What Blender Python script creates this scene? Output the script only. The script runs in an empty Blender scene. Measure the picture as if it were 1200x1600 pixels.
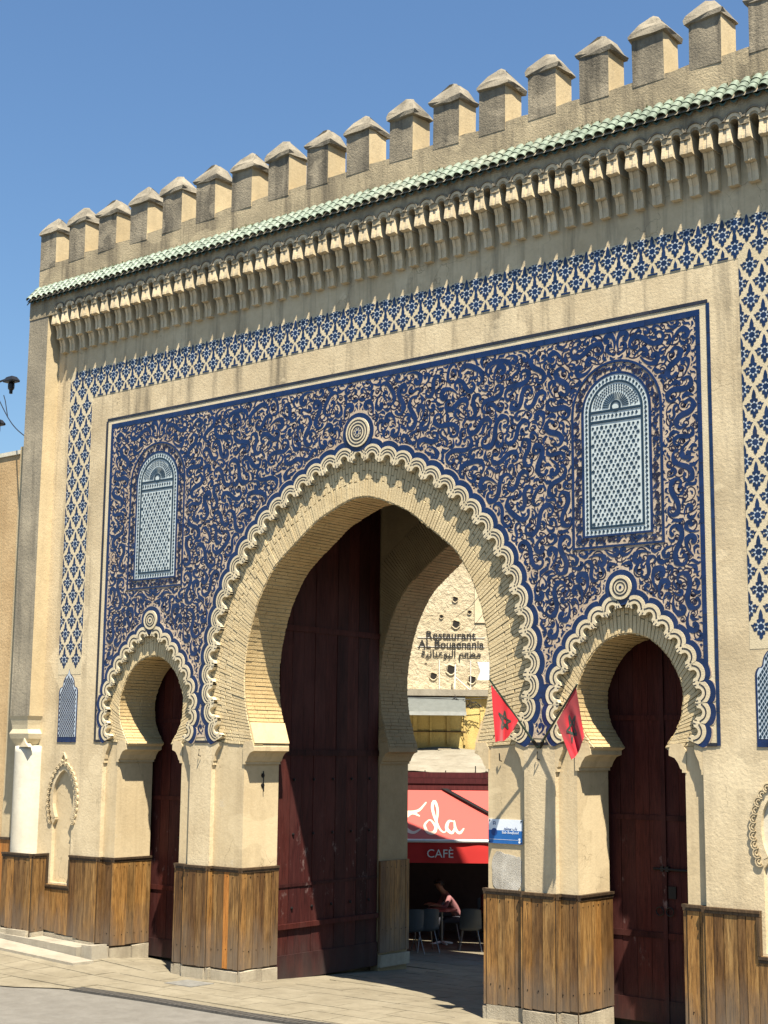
import bpy, bmesh, math, random
import numpy as np
from mathutils import Vector, Matrix, Quaternion
random.seed(7); R = random.random
def U(a, b): return a + (b - a) * R()
SC = bpy.context.scene
COL = SC.collection

# ------------------------------------------------------------------ camera
CAM = Vector((14.41691439, -17.16385194, -0.08599706))
PAN, TILT, ROLL, FPX = 0.680503663, 0.160625056, 0.00988970706, 2291.84737
fw = Vector((-math.sin(PAN)*math.cos(TILT), math.cos(PAN)*math.cos(TILT), math.sin(TILT)))
rt = Vector((math.cos(PAN), math.sin(PAN), 0)); up = rt.cross(fw)
r2 = rt*math.cos(ROLL) + up*math.sin(ROLL); u2 = up*math.cos(ROLL) - rt*math.sin(ROLL)
cd = bpy.data.cameras.new('camera'); cam = bpy.data.objects.new('camera', cd); COL.objects.link(cam)
cd.sensor_fit = 'VERTICAL'; cd.sensor_height = 24.0; cd.lens = FPX/1600*24.0
cd.clip_start = 0.1; cd.clip_end = 5000
cam.matrix_world = Matrix(((r2.x, u2.x, -fw.x, CAM.x), (r2.y, u2.y, -fw.y, CAM.y), (r2.z, u2.z, -fw.z, CAM.z), (0, 0, 0, 1)))
SC.camera = cam
# ------------------------------------------------------------------ light
SUN = Vector((-1.45, 1.0, -3.40)).normalized()          # direction the light travels
w = bpy.data.worlds.new('World'); SC.world = w; w.use_nodes = True
nt = w.node_tree; bg = nt.nodes['Background']
sky = nt.nodes.new('ShaderNodeTexSky'); sky.sky_type = 'NISHITA'; sky.sun_disc = False
sky.sun_elevation = math.asin(-SUN.z); sky.sun_rotation = math.atan2(-SUN.x, -SUN.y)
sky.altitude = 400; sky.air_density = 1.6; sky.dust_density = 0.2; sky.ozone_density = 10.0
nt.links.new(sky.outputs[0], bg.inputs[0]); bg.inputs[1].default_value = 0.062
sd = bpy.data.lights.new('sun', 'SUN'); sd.energy = 5.0; sd.angle = math.radians(0.53); sd.color = (1.0, 0.93, 0.80)
so = bpy.data.objects.new('sun', sd); COL.objects.link(so); so.location = (10, -12, 30)
so.rotation_euler = SUN.to_track_quat('-Z', 'Y').to_euler()
vs = SC.view_settings; vs.view_transform = 'Standard'; vs.look = 'None'; vs.exposure = 1.15; vs.gamma = 1.0
vs.use_curve_mapping = False
SC.cycles.max_bounces = 5; SC.cycles.diffuse_bounces = 1; SC.cycles.glossy_bounces = 2

# ------------------------------------------------------------------ helpers
class MB:
    def __init__(s): s.v = []; s.f = []; s.m = []
    def box(s, x0, x1, y0, y1, z0, z1, m=0):
        b = len(s.v); s.v += [(x0,y0,z0),(x1,y0,z0),(x1,y1,z0),(x0,y1,z0),(x0,y0,z1),(x1,y0,z1),(x1,y1,z1),(x0,y1,z1)]
        s.f += [tuple(b+i for i in q) for q in ((0,3,2,1),(4,5,6,7),(0,1,5,4),(1,2,6,5),(2,3,7,6),(3,0,4,7))]; s.m += [m]*6
    def hexa(s, p, m=0):                      # 8 corners: bottom ring then top ring
        b = len(s.v); s.v += [tuple(q) for q in p]
        s.f += [tuple(b+i for i in q) for q in ((0,3,2,1),(4,5,6,7),(0,1,5,4),(1,2,6,5),(2,3,7,6),(3,0,4,7))]; s.m += [m]*6
    def face(s, pts, m=0):
        b = len(s.v); s.v += [tuple(p) for p in pts]; s.f.append(tuple(range(b, b+len(pts)))); s.m.append(m)
    def prism(s, out, y0, y1, m=0, ms=None):  # convex outline (x,z) counter-clockwise seen from the front (-Y)
        b = len(s.v); n = len(out); ms = m if ms is None else ms
        s.v += [(x, y0, z) for x, z in out] + [(x, y1, z) for x, z in out]
        s.f.append(tuple(range(b, b+n))); s.m.append(m)
        s.f.append(tuple(range(b+2*n-1, b+n-1, -1))); s.m.append(ms)
        for i in range(n):
            j = (i+1) % n; s.f.append((b+j, b+i, b+n+i, b+n+j)); s.m.append(ms)
    def ribbon(s, L, Rr, y0, y1, m=0, ms=None):   # strip between two polylines of (x,z): raised front y0, sides back to y1
        b = len(s.v); n = len(L); ms = m if ms is None else ms
        for (x, z), (X, Z) in zip(L, Rr): s.v += [(x,y0,z),(X,y0,Z),(x,y1,z),(X,y1,Z)]
        for i in range(n-1):
            a = b+4*i; c = a+4
            s.f += [(a,a+1,c+1,c),(a+2,a,c,c+2),(a+1,a+3,c+3,c+1)]; s.m += [m,ms,ms]
    def tube(s, path, r, n=6, m=0, cap=True):
        path = [Vector(p) for p in path]; rr = r if isinstance(r, (list, tuple)) else [r]*len(path); b = len(s.v)
        for i, p in enumerate(path):
            t = (path[min(i+1, len(path)-1)] - path[max(i-1, 0)]).normalized()
            a = t.cross(Vector((0,0,1)));
            if a.length < 1e-3: a = t.cross(Vector((1,0,0)))
            a.normalize(); c = t.cross(a)
            for k in range(n):
                q = p + (a*math.cos(2*math.pi*k/n) + c*math.sin(2*math.pi*k/n))*rr[i]; s.v.append(tuple(q))
        for i in range(len(path)-1):
            for k in range(n):
                k2 = (k+1) % n; s.f.append((b+i*n+k, b+i*n+k2, b+(i+1)*n+k2, b+(i+1)*n+k)); s.m.append(m)
        if cap:
            s.f.append(tuple(b+k for k in range(n))[::-1]); s.m.append(m)
            s.f.append(tuple(b+(len(path)-1)*n+k for k in range(n))); s.m.append(m)
    def lathe(s, prof, cx, cy, n=24, m=0, a0=0, a1=2*math.pi):
        b = len(s.v)
        for rad, z in prof:
            for k in range(n+1):
                a = a0+(a1-a0)*k/n; s.v.append((cx+rad*math.cos(a), cy+rad*math.sin(a), z))
        for i in range(len(prof)-1):
            for k in range(n):
                q = b+i*(n+1)+k; s.f.append((q, q+1, q+n+2, q+n+1)); s.m.append(m)
    def grid(s, P, m=0):
        b = len(s.v); h = len(P); wd = len(P[0])
        for row in P: s.v += [tuple(p) for p in row]
        for i in range(h-1):
            for j in range(wd-1): s.f.append((b+i*wd+j, b+i*wd+j+1, b+(i+1)*wd+j+1, b+(i+1)*wd+j)); s.m.append(m)
    def mesh(s, name, mats, smooth=False):
        me = bpy.data.meshes.new(name); me.from_pydata(s.v, [], s.f)
        for mt in (mats if isinstance(mats, (list, tuple)) else [mats]): me.materials.append(mt)
        me.polygons.foreach_set('material_index', s.m)
        if smooth: me.polygons.foreach_set('use_smooth', [True]*len(s.f))
        me.update(); return me
    def build(s, name, mats, parent=None, smooth=False, **k):
        return ob(name, s.mesh(name, mats, smooth), parent, **k)
def ob(name, me, parent=None, loc=None, rot=None, scale=None, **k):
    o = bpy.data.objects.new(name, me); COL.objects.link(o)
    if parent: o.parent = parent
    if loc: o.location = loc
    if rot: o.rotation_euler = rot
    if scale: o.scale = scale
    tag(o, **k); return o
def tag(o, label=None, cat=None, group=None, kind=None):
    if label: o['label'] = label
    if cat: o['category'] = cat
    if group: o['group'] = group
    if kind: o['kind'] = kind
    return o
def empty(name, loc, label=None, cat=None, group=None, rot=None, kind=None):
    o = bpy.data.objects.new(name, None); COL.objects.link(o); o.location = loc; o.empty_display_size = .2
    if rot: o.rotation_euler = rot
    return tag(o, label, cat, group, kind)
def bake(o):
    dg = bpy.context.evaluated_depsgraph_get(); me = bpy.data.meshes.new_from_object(o.evaluated_get(dg))
    return me
def plate(outs, y0, y1):                      # filled polygon(s) with holes in the XZ plane, thickness y0..y1
    cu = bpy.data.curves.new('tmp', 'CURVE'); cu.dimensions = '2D'; cu.fill_mode = 'BOTH'; cu.extrude = abs(y1-y0)/2
    for o in outs:
        sp = cu.splines.new('POLY'); sp.points.add(len(o)-1); sp.use_cyclic_u = True
        for p, q in zip(sp.points, o): p.co = (q[0], q[1], 0, 1)
    t = bpy.data.objects.new('tmp', cu); COL.objects.link(t); bpy.context.view_layer.update()
    me = bake(t); bpy.data.objects.remove(t); bpy.data.curves.remove(cu)
    me.transform(Matrix.Translation((0, (y0+y1)/2, 0)) @ Matrix.Rotation(math.pi/2, 4, 'X')); me.polygons.foreach_set('use_smooth', [False]*len(me.polygons)); me.update(); return me
def plate_ob(name, outs, y0, y1, mat, parent=None, **k):
    me = plate(outs, y0, y1); me.materials.clear(); me.materials.append(mat); return ob(name, me, parent, **k)
def text_mesh(txt, size, depth, align='CENTER', shear=0, space=1, bold=0):
    cu = bpy.data.curves.new('txt', 'FONT'); cu.body = txt; cu.size = size; cu.extrude = depth; cu.align_x = align; cu.shear = shear
    cu.space_character = space; cu.resolution_u = 3; cu.offset = bold
    t = bpy.data.objects.new('txt', cu); COL.objects.link(t); bpy.context.view_layer.update()
    me = bake(t); bpy.data.objects.remove(t); bpy.data.curves.remove(cu)
    me.transform(Matrix.Rotation(math.pi/2, 4, 'X')); return me
def crom(pts, n):                             # Catmull-Rom through pts, resampled to n even steps
    P = np.array(pts, float); Q = np.vstack([2*P[0]-P[1], P, 2*P[-1]-P[-2]]); out = []
    for i in range(1, len(Q)-2):
        for t in np.linspace(0, 1, 24, endpoint=False):
            a, b, c, d = Q[i-1], Q[i], Q[i+1], Q[i+2]
            out.append(.5*(2*b+(c-a)*t+(2*a-5*b+4*c-d)*t*t+(3*b-a-3*c+d)*t**3))
    out.append(P[-1]); out = np.array(out); s = np.r_[0, np.cumsum(np.hypot(*np.diff(out, axis=0).T))]
    u = np.linspace(0, s[-1], n); return np.stack([np.interp(u, s, out[:,0]), np.interp(u, s, out[:,1])], 1), s[-1]
def inside(poly, x, z):
    P = np.asarray(poly); c = np.zeros(np.shape(x), bool); j = len(P)-1
    for i in range(len(P)):
        xi, zi = P[i]; xj, zj = P[j]
        if zi != zj:
            k = ((zi > z) != (zj > z)) & (x < (xj-xi)*(z-zi)/(zj-zi)+xi); c ^= k
        j = i
    return c

# ------------------------------------------------------------------ materials
def nmat(name):
    m = bpy.data.materials.new(name); m.use_nodes = True; t = m.node_tree; return m, t, t.nodes['Principled BSDF']
def pos(t, scale=(1,1,1), rnd=0):
    g = t.nodes.new('ShaderNodeNewGeometry'); mp = t.nodes.new('ShaderNodeMapping'); mp.inputs['Scale'].default_value = scale
    t.links.new(g.outputs['Position'], mp.inputs['Vector'])
    if rnd:
        oi = t.nodes.new('ShaderNodeObjectInfo'); mu = t.nodes.new('ShaderNodeMath'); mu.operation = 'MULTIPLY'; mu.inputs[1].default_value = rnd
        t.links.new(oi.outputs['Random'], mu.inputs[0]); t.links.new(mu.outputs[0], mp.inputs['Location'])
    return mp.outputs[0]
def noise(t, vec, sc, det=5, rough=.6):
    n = t.nodes.new('ShaderNodeTexNoise'); n.inputs['Scale'].default_value = sc; n.inputs['Detail'].default_value = det; n.inputs['Roughness'].default_value = rough
    t.links.new(vec, n.inputs['Vector']); return n.outputs['Fac']
def ramp(t, fac, stops):
    r = t.nodes.new('ShaderNodeValToRGB'); e = r.color_ramp.elements
    while len(e) < len(stops): e.new(.5)
    for k, (p, c) in zip(e, stops): k.position = p; k.color = (*c, 1) if len(c) == 3 else c
    t.links.new(fac, r.inputs[0]); return r.outputs[0]
def mix(t, fac, a, b, mode='MIX'):
    n = t.nodes.new('ShaderNodeMix'); n.data_type = 'RGBA'; n.blend_type = mode
    for sck, val in ((n.inputs[0], fac), (n.inputs[6], a), (n.inputs[7], b)):
        if hasattr(val, 'is_output'): t.links.new(val, sck)
        elif isinstance(val, (int, float)): sck.default_value = val
        else: sck.default_value = (*val, 1)
    return n.outputs[2]
def bump(t, p, h, st=.4, dist=.02):
    b = t.nodes.new('ShaderNodeBump'); b.inputs['Strength'].default_value = st; b.inputs['Distance'].default_value = dist
    t.links.new(h, b.inputs['Height']); t.links.new(b.outputs[0], p.inputs['Normal'])
def rng(t, v, a, b, c=0, d=1):
    n = t.nodes.new('ShaderNodeMapRange'); n.inputs[1].default_value = a; n.inputs[2].default_value = b; n.inputs[3].default_value = c; n.inputs[4].default_value = d
    t.links.new(v, n.inputs[0]); return n.outputs[0]
def zval(t):
    g = t.nodes.new('ShaderNodeNewGeometry'); s = t.nodes.new('ShaderNodeSeparateXYZ'); t.links.new(g.outputs['Position'], s.inputs[0]); return s.outputs[2]
def mul(t, a, b):
    n = t.nodes.new('ShaderNodeMath'); n.operation = 'MULTIPLY'; t.links.new(a, n.inputs[0])
    if hasattr(b, 'is_output'): t.links.new(b, n.inputs[1])
    else: n.inputs[1].default_value = b
    return n.outputs[0]

def plaster(name, c1, c2, stain=(.20,.17,.12), amt=.5, st=.35, hi=None, scale=1.0, streak=True, chip=False, cracks=False):
    m, t, p = nmat(name); v = pos(t)
    col = ramp(t, noise(t, v, .9*scale, 6, .65), [(.32, c1), (.68, c2)])
    fine = noise(t, v, 9*scale, 6, .7)
    col = mix(t, rng(t, fine, .45, .8, 0, .35), col, tuple(x*.62 for x in c1))
    if streak:
        sv = pos(t, (3.2, 3.2, .28)); sn = noise(t, sv, 1.0, 6, .65)
        f = rng(t, sn, .50, .72, 0, amt)
        if hi:
            f = mul(t, f, rng(t, zval(t), hi[0], hi[1], .35, 1.0))
        col = mix(t, f, col, stain)
        blot = noise(t, pos(t, (1,1,1)), .55, 4, .6)
        col = mix(t, rng(t, blot, .52, .75, 0, amt*.7), col, tuple(.5*(a+b) for a, b in zip(stain, c1)))
    if cracks:
        vr = t.nodes.new('ShaderNodeTexVoronoi'); vr.feature = 'DISTANCE_TO_EDGE'; vr.inputs['Scale'].default_value = 1.5
        wv = noise(t, v, 2.5, 4, .6); ad = t.nodes.new('ShaderNodeMix'); ad.data_type = 'RGBA'; ad.blend_type = 'LINEAR_LIGHT'; ad.inputs[0].default_value = .25
        nn_ = t.nodes.new('ShaderNodeTexNoise'); nn_.inputs['Scale'].default_value = 3.0; nn_.inputs['Detail'].default_value = 5; t.links.new(v, nn_.inputs['Vector']); t.links.new(v, ad.inputs[6]); t.links.new(nn_.outputs['Color'], ad.inputs[7]); t.links.new(ad.outputs[2], vr.inputs['Vector'])
        ck = mul(t, rng(t, vr.outputs['Distance'], .0, .010, 1, 0), rng(t, noise(t, v, .8, 2, .5), .50, .62, 0, 1))
        col = mix(t, mul(t, ck, .65), col, tuple(x*.35 for x in c1))
        pt_ = rng(t, noise(t, pos(t, (1,1,1.4)), .8, 3, .45), .60, .615, 0, .45); col = mix(t, pt_, col, tuple(min(1, x*1.08) for x in c2))
    if chip:
        vo = noise(t, v, 3.3, 5, .7); col = mix(t, rng(t, vo, .66, .70, 0, .55), col, (.60,.50,.34))
    t.links.new(col, p.inputs['Base Color']); p.inputs['Roughness'].default_value = .92; p.inputs['Specular IOR Level'].default_value = .2
    bump(t, p, noise(t, v, 22*scale, 6, .65), st, .02); return m
def glaze(name, c, var=.25, rough=.3, dirt=.15, spec=.5):
    m, t, p = nmat(name); v = pos(t)
    oi = t.nodes.new('ShaderNodeObjectInfo')
    n1 = noise(t, v, 6, 4, .6)
    col = ramp(t, n1, [(.3, tuple(x*(1-var) for x in c)), (.7, tuple(min(1, x*(1+var)) for x in c))])
    col = mix(t, rng(t, noise(t, v, 2.2, 6, .7), .5, .8, 0, dirt), col, (.42,.34,.25))
    t.links.new(col, p.inputs['Base Color']); p.inputs['Roughness'].default_value = rough; p.inputs['Specular IOR Level'].default_value = spec
    bump(t, p, noise(t, v, 30, 3), .15, .01); return m
def simple(name, c, rough=.6, metal=0, var=.12, nscale=8, bst=.1, spec=.4):
    m, t, p = nmat(name); v = pos(t)
    col = ramp(t, noise(t, v, nscale, 5, .6), [(.3, tuple(x*(1-var) for x in c)), (.7, tuple(min(1, x*(1+var)) for x in c))])
    t.links.new(col, p.inputs['Base Color']); p.inputs['Roughness'].default_value = rough; p.inputs['Metallic'].default_value = metal
    p.inputs['Specular IOR Level'].default_value = spec
    if bst: bump(t, p, noise(t, v, nscale*4, 4), bst, .01)
    return m
def wood(name, dark, mid, light, grey, zlo=None, rough=.55, rnd=1.0, spec=.3):
    m, t, p = nmat(name)
    v = pos(t, (9, 9, .9), 37.0); n1 = noise(t, v, 1.5, 9, .74)
    col = ramp(t, n1, [(.28, dark), (.5, mid), (.72, light)])
    v2 = pos(t, (34, 34, 1.7), 11.0); n2 = noise(t, v2, 2.0, 6, .7); col = mix(t, rng(t, n2, .50, .66, 0, .85), col, tuple(x*.5 for x in dark))
    oi = t.nodes.new('ShaderNodeObjectInfo')
    col = mix(t, rnd, col, ramp(t, oi.outputs['Random'], [(0, (.50,.44,.42)), (.5, (1,1,1)), (1, (1.35,1.2,.95))]), 'MULTIPLY')
    if zlo:
        edge = noise(t, pos(t, (1.6,1.6,.7)), 2.0, 5, .6); z = zval(t); a = t.nodes.new('ShaderNodeMath'); a.operation = 'MULTIPLY_ADD'
        t.links.new(edge, a.inputs[0]); a.inputs[1].default_value = 1.5; t.links.new(z, a.inputs[2])
        col = mix(t, rng(t, a.outputs[0], zlo[0]+.75, zlo[1]+.75, .72, 0), col, grey)
    t.links.new(col, p.inputs['Base Color']); p.inputs['Roughness'].default_value = rough; p.inputs['Specular IOR Level'].default_value = spec
    bump(t, p, n2, .35, .01); return m

M = {}
M['plaster'] = plaster('plaster', (.56,.435,.26), (.74,.60,.38), (.17,.14,.095), .95, .38, hi=(-1.5, 6), cracks=True)
M['plaster_low'] = plaster('plaster_low', (.56,.43,.25), (.66,.525,.32), (.33,.25,.145), .42, .22, chip=True, cracks=True)
M['weather'] = plaster('weathered_plaster', (.31,.25,.16), (.58,.465,.285), (.085,.072,.055), .95, .7, scale=1.5, cracks=True)
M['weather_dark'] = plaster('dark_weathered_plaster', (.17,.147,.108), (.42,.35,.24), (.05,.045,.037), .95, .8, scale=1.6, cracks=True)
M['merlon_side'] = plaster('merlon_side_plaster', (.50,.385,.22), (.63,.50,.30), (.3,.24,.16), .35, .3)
M['grey_plaster'] = plaster('grey_streaked_plaster', (.25,.215,.155), (.44,.37,.255), (.075,.068,.055), .85, .5)
M['brick'] = plaster('cream_brick', (.60,.455,.245), (.75,.595,.345), (.35,.27,.16), .25, .5, scale=2)
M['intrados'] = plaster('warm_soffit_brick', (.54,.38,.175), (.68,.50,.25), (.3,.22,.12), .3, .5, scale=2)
M['mortar'] = plaster('mortar', (.30,.225,.12), (.40,.31,.17), (.2,.15,.09), .3, .5, scale=2)
M['passage'] = plaster('shade_darkened_passage_plaster', (.10,.075,.045), (.17,.13,.08), (.05,.04,.03), .5, .4)  # base colour darkened to stand in for shade inside the passage
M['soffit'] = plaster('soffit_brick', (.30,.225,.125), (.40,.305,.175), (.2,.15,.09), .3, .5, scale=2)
M['capstone'] = plaster('merlon_capstone', (.20,.175,.13), (.36,.31,.225), (.07,.062,.05), .7, .7, scale=2)
M['cream'] = plaster('cream_stucco', (.62,.51,.32), (.72,.61,.41), (.5,.4,.26), .25, .25, scale=2)
M['corbel'] = plaster('corbel_stucco', (.64,.50,.30), (.80,.655,.43), (.22,.18,.12), .6, .3, scale=2)
M['black'] = glaze('black_tile', (.022,.022,.030), .3, .35, .12)
M['blue'] = glaze('cobalt_tile', (.0065,.0215,.082), .35, .24, .04)
M['navy'] = glaze('navy_tile', (.016,.014,.036), .35, .35, .06)
M['friezeblue'] = glaze('frieze_blue_tile', (.008,.024,.075), .4, .28, .05)
M['white'] = glaze('white_tile', (.50,.56,.60), .08, .3, .10)
M['mint'] = glaze('pale_mosaic', (.58,.63,.60), .08, .35, .12)
M['darkdot'] = glaze('dark_teal_tile', (.014,.034,.055), .3, .35, .05)
M['terra'] = plaster('scraped_terracotta', (.47,.35,.24), (.64,.51,.365), (.26,.18,.13), .35, .3, scale=2, streak=True)
M['wood'] = wood('varnished_plank', (.050,.026,.010), (.235,.125,.040), (.43,.26,.095), (.15,.12,.09), (-3.55,-2.75))
M['wood_new'] = wood('new_orange_plank', (.24,.09,.02), (.40,.17,.04), (.48,.22,.06), (.3,.2,.1))
M['mould'] = wood('dark_moulding', (.035,.022,.012), (.07,.045,.025), (.12,.08,.045), (.1,.09,.08))
M['door'] = wood('oxblood_door', (.028,.007,.006), (.050,.0115,.010), (.075,.021,.018), (.05,.04,.036), (-3.95,-3.0), rough=.65, spec=.15)
def scuff(m):
    t = m.node_tree; p = t.nodes['Principled BSDF']; old = p.inputs['Base Color'].links[0].from_socket
    k = mul(t, rng(t, noise(t, pos(t, (2.2,2.2,1.3)), 2.3, 7, .72), .60, .70, 0, .55), rng(t, zval(t), -1.1, -1.7, 0, 1)); k = mul(t, k, rng(t, zval(t), -3.1, -2.6, 0, 1))
    f = rng(t, noise(t, pos(t, (1.4,1.4,.5)), 1.5, 5, .6), .45, .7, 0, .45); c = mix(t, f, old, (.11,.038,.030)); c = mix(t, k, c, (.26,.19,.17)); t.links.new(c, p.inputs['Base Color'])
scuff(M['door'])
M['stone'] = plaster('plinth_stone', (.34,.285,.20), (.50,.43,.31), (.15,.125,.09), .5, .6, scale=2)
M['kerb'] = plaster('pale_kerb_stone', (.30,.26,.195), (.40,.355,.27), (.16,.135,.10), .4, .4, scale=2)
M['paving'] = plaster('paving_stone', (.20,.168,.112), (.285,.245,.17), (.11,.09,.06), .4, .5, scale=1.5)
M['whitewash'] = plaster('whitewashed_column', (.62,.56,.43), (.72,.67,.54), (.45,.37,.26), .25, .25)
M['ochre'] = plaster('ochre_wall', (.50,.33,.16), (.66,.47,.25), (.3,.2,.1), .5, .5)
M['rubble'] = plaster('rough_render', (.42,.38,.31), (.68,.63,.53), (.2,.17,.13), .5, 1.0, scale=4)
M['greentile'] = glaze('green_roof_tile', (.19,.235,.175), .40, .4, .45)
M['darkgreen'] = glaze('dark_green_tile', (.03,.06,.03), .3, .45, .3)
M['iron'] = simple('iron', (.025,.023,.022), .5, .8)
M['asphalt'] = plaster('asphalt', (.185,.17,.142), (.235,.218,.185), (.13,.118,.10), .4, .6, scale=3)

def square_mat():
    m = plaster('asphalt_square', (.165,.15,.125), (.215,.198,.168), (.115,.104,.088), .4, .6, scale=3); m.name = 'asphalt_square'; t = m.node_tree; p = t.nodes['Principled BSDF']
    old = p.inputs['Base Color'].links[0].from_socket; g_ = t.nodes.new('ShaderNodeNewGeometry'); sp = t.nodes.new('ShaderNodeSeparateXYZ'); t.links.new(g_.outputs['Position'], sp.inputs[0])
    wob = noise(t, pos(t), .35, 4, .6); a = t.nodes.new('ShaderNodeMath'); a.operation = 'MULTIPLY_ADD'; t.links.new(wob, a.inputs[0]); a.inputs[1].default_value = 1.2; t.links.new(sp.outputs[1], a.inputs[2])
    c = mix(t, rng(t, a.outputs[0], -5.6, -5.4, .0, 1.0), ramp(t, noise(t, pos(t), 5, 6, .7), [(.3, (.050,.048,.045)), (.7, (.085,.08,.074))]), old); t.links.new(c, p.inputs['Base Color']); return m  # unseen far asphalt made dark to cut light bounced onto the gate
M['square'] = square_mat()
# ------------------------------------------------------------------ ground
def zg(x, y):
    z = np.interp(x, [-12,-8,-6.5,-5.5,-3.9,-2.3,2.4,3.85,9], [-3.28,-3.42,-3.54,-3.63,-3.74,-3.73,-3.71,-3.66,-3.55])
    if y > 0: z = z + (-3.73 - z)*min(1, y/3) - .057*min(y, 11)
    elif y < 0: f = min(1, -y/2.5); z = z*(1-f) + (-3.70)*f
    return float(z)
gx = [-400,-120,-40,-25] + list(np.arange(-18, 18.01, .75)) + [25,40,120,400]
gy = [-400,-120,-40,-25] + list(np.arange(-18, 20.01, .75)) + [30,60,150,400]
g = MB(); g.grid([[(x, y, zg(x, y)-.02) for x in gx] for y in gy]); 
g.build('ground', M['square'], smooth=True, label='grey worn asphalt square in front of the gate', cat='ground', kind='structure')
def road_edge(x): return float(np.interp(x, [-14,-4.7,-3.75,-2.3,0,1.4,8], [-3.1,-2.75,-2.1,-2.01,-1.98,-1.81,-1.2]))
pv = MB(); xs = list(np.arange(-14, 9.01, .5))
rows = [[(x, road_edge(x)*(1-k/20)+11*(k/20)**1.6*1.0 if k else road_edge(x)) for x in xs] for k in range(21)]
pv.grid([[(x, y, zg(x, y)-.004) for x, y in r] for r in rows])
pave = pv.build('pavement', M['paving'], smooth=True, label='pale worn stone paving at the foot of the gate and through it', cat='pavement', kind='structure')
y = -3.0; rowi = 0
while y < 9.5:
    d = U(.42, .62); x = -12 + U(0, .6)
    while x < 7:
        l = U(.55, 1.05)
        if y > road_edge(x)+.02 and y > road_edge(x+l)+.02 and not (y < 4.5 and y > .3 and (x < -2.6 or x+l > 2.6)):
            gp = .008; h = U(.004, .010); b = MB()
            c = [(x+gp, y+gp), (x+l-gp, y+gp), (x+l-gp, y+d-gp), (x+gp, y+d-gp)]
            c = [(a+U(-.006,.006), e+U(-.006,.006)) for a, e in c]
            b.hexa([(a, e, zg(a, e)-.03) for a, e in c]+[(a, e, zg(a, e)+h) for a, e in c]); b.build('paving_stone', M['paving'], pave)
        x += l
    y += d

# ------------------------------------------------------------------ gate: curves
MAIN = [(0,3.79),(.13,3.785),(.30,3.745),(.52,3.665),(.92,3.485),(1.32,3.20),(1.67,2.94),(1.87,2.75),(2.0,2.55),(2.12,2.35),(2.22,2.12),(2.31,1.85),(2.385,1.53),(2.42,1.2),(2.42,.94),(2.38,.62),(2.30,.32),(2.18,-.04)]
SIDE = [(0,1.475),(.10,1.468),(.22,1.44),(.36,1.375),(.53,1.235),(.67,1.05),(.785,.78),(.80,.55),(.76,.34),(.67,.16),(.53,-.03)]
MOUT = [(0,4.62),(.34,4.575),(.67,4.49),(1.02,4.36),(1.3,4.20),(1.6,4.03),(1.88,3.84),(2.12,3.64),(2.36,3.40),(2.58,3.14),(2.77,2.87),(2.95,2.56),(3.08,2.24),(3.18,1.92),(3.265,1.55),(3.32,1.18),(3.315,.86),(3.26,.52),(3.15,.21),(3.06,0.0)]
SOUT = [(0,2.02),(.16,1.985),(.45,1.84),(.72,1.60),(.95,1.33),(1.11,1.06),(1.21,.81),(1.235,.57),(1.215,.32),(1.15,.12),(1.10,0.0)]
SX = 4.65
def full(half, n, cx):
    q, L = crom(half, n); lft = [(cx-a, b) for a, b in q[::-1]]; return lft + [(cx+a, b) for a, b in q[1:]], L
def offs(path, d):                            # offset to the outside (left-bottom over apex to right-bottom)
    P = np.array(path); T = np.gradient(P, axis=0); T /= np.linalg.norm(T, axis=1)[:,None]; N = np.stack([-T[:,1], T[:,0]], 1); return P + N*d
intr = {}; outp = {}
for k, (h, o, cx) in dict(m=(MAIN, MOUT, 0), l=(SIDE, SOUT, -SX), r=(SIDE, SOUT, SX)).items():
    intr[k] = full(h, 60 if k == 'm' else 34, cx)[0]; outp[k] = full(o, 80 if k == 'm' else 44, cx)[0]
STEP = dict(m=3.05, l=1.10, r=1.10); JAMB = dict(m=2.39, l=.805, r=.805); CX = dict(m=0, l=-SX, r=SX)
BY = .085; RY = .90                            # brick plane, end of the jamb

gate = empty('city_gate', (0, 0, -3.72), 'monumental city gate faced in blue tile with three horseshoe arches and green-tiled crenellated top', 'gate')
gate.location = (0, 0, 0)
# panel plate with three notches and two blind niches
def niche_out(cx, g=0):
    q = [(0,-.50),(.10,-.555),(.21,-.69),(.27,-.84),(.285,-.98),(.275,-1.12),(.24,-1.25),(.20,-1.33)]
    qq, _ = crom(q, 16); jx = .265
    return [(cx-jx, -2.47)] + [(cx-jx, -1.36)] + [(cx-a, b) for a, b in qq[::-1]] + [(cx+a, b) for a, b in qq[1:]] + [(cx+jx, -1.36), (cx+jx, -2.47)]
PI_L, PI_R = -7.46, 7.46
poly = [(-8.0, -4.3)]
for k in 'lmr':
    c = CX[k]; s = STEP[k]
    lob = offs(outp[k], -.075)
    poly += [(c-s, -4.3), (c-s, 0.0)] + [(a, b) for a, b in lob if b > .0] + [(c+s, 0.0), (c+s, -4.3)]
poly += [(8.0, -4.3), (8.0, 8.05), (-8.0, 8.05)]
plate_ob('facade_wall', [poly, niche_out(-6.79), niche_out(6.79)], 0, BY+.002, M['plaster'], gate)
poly = [(-8.0, -4.4)]
for k in 'lmr':
    c = CX[k]; j = JAMB[k]
    poly += [(c-j, -4.4), (c-j, -.22)] + [(a, b) for a, b in intr[k]] + [(c+j, -.22), (c+j, -4.4)]
poly += [(8.0, -4.4), (8.0, 8.5), (-8.0, 8.5)]
plate_ob('arch_wall', [poly], BY, RY, M['plaster_low'], gate)
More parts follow.
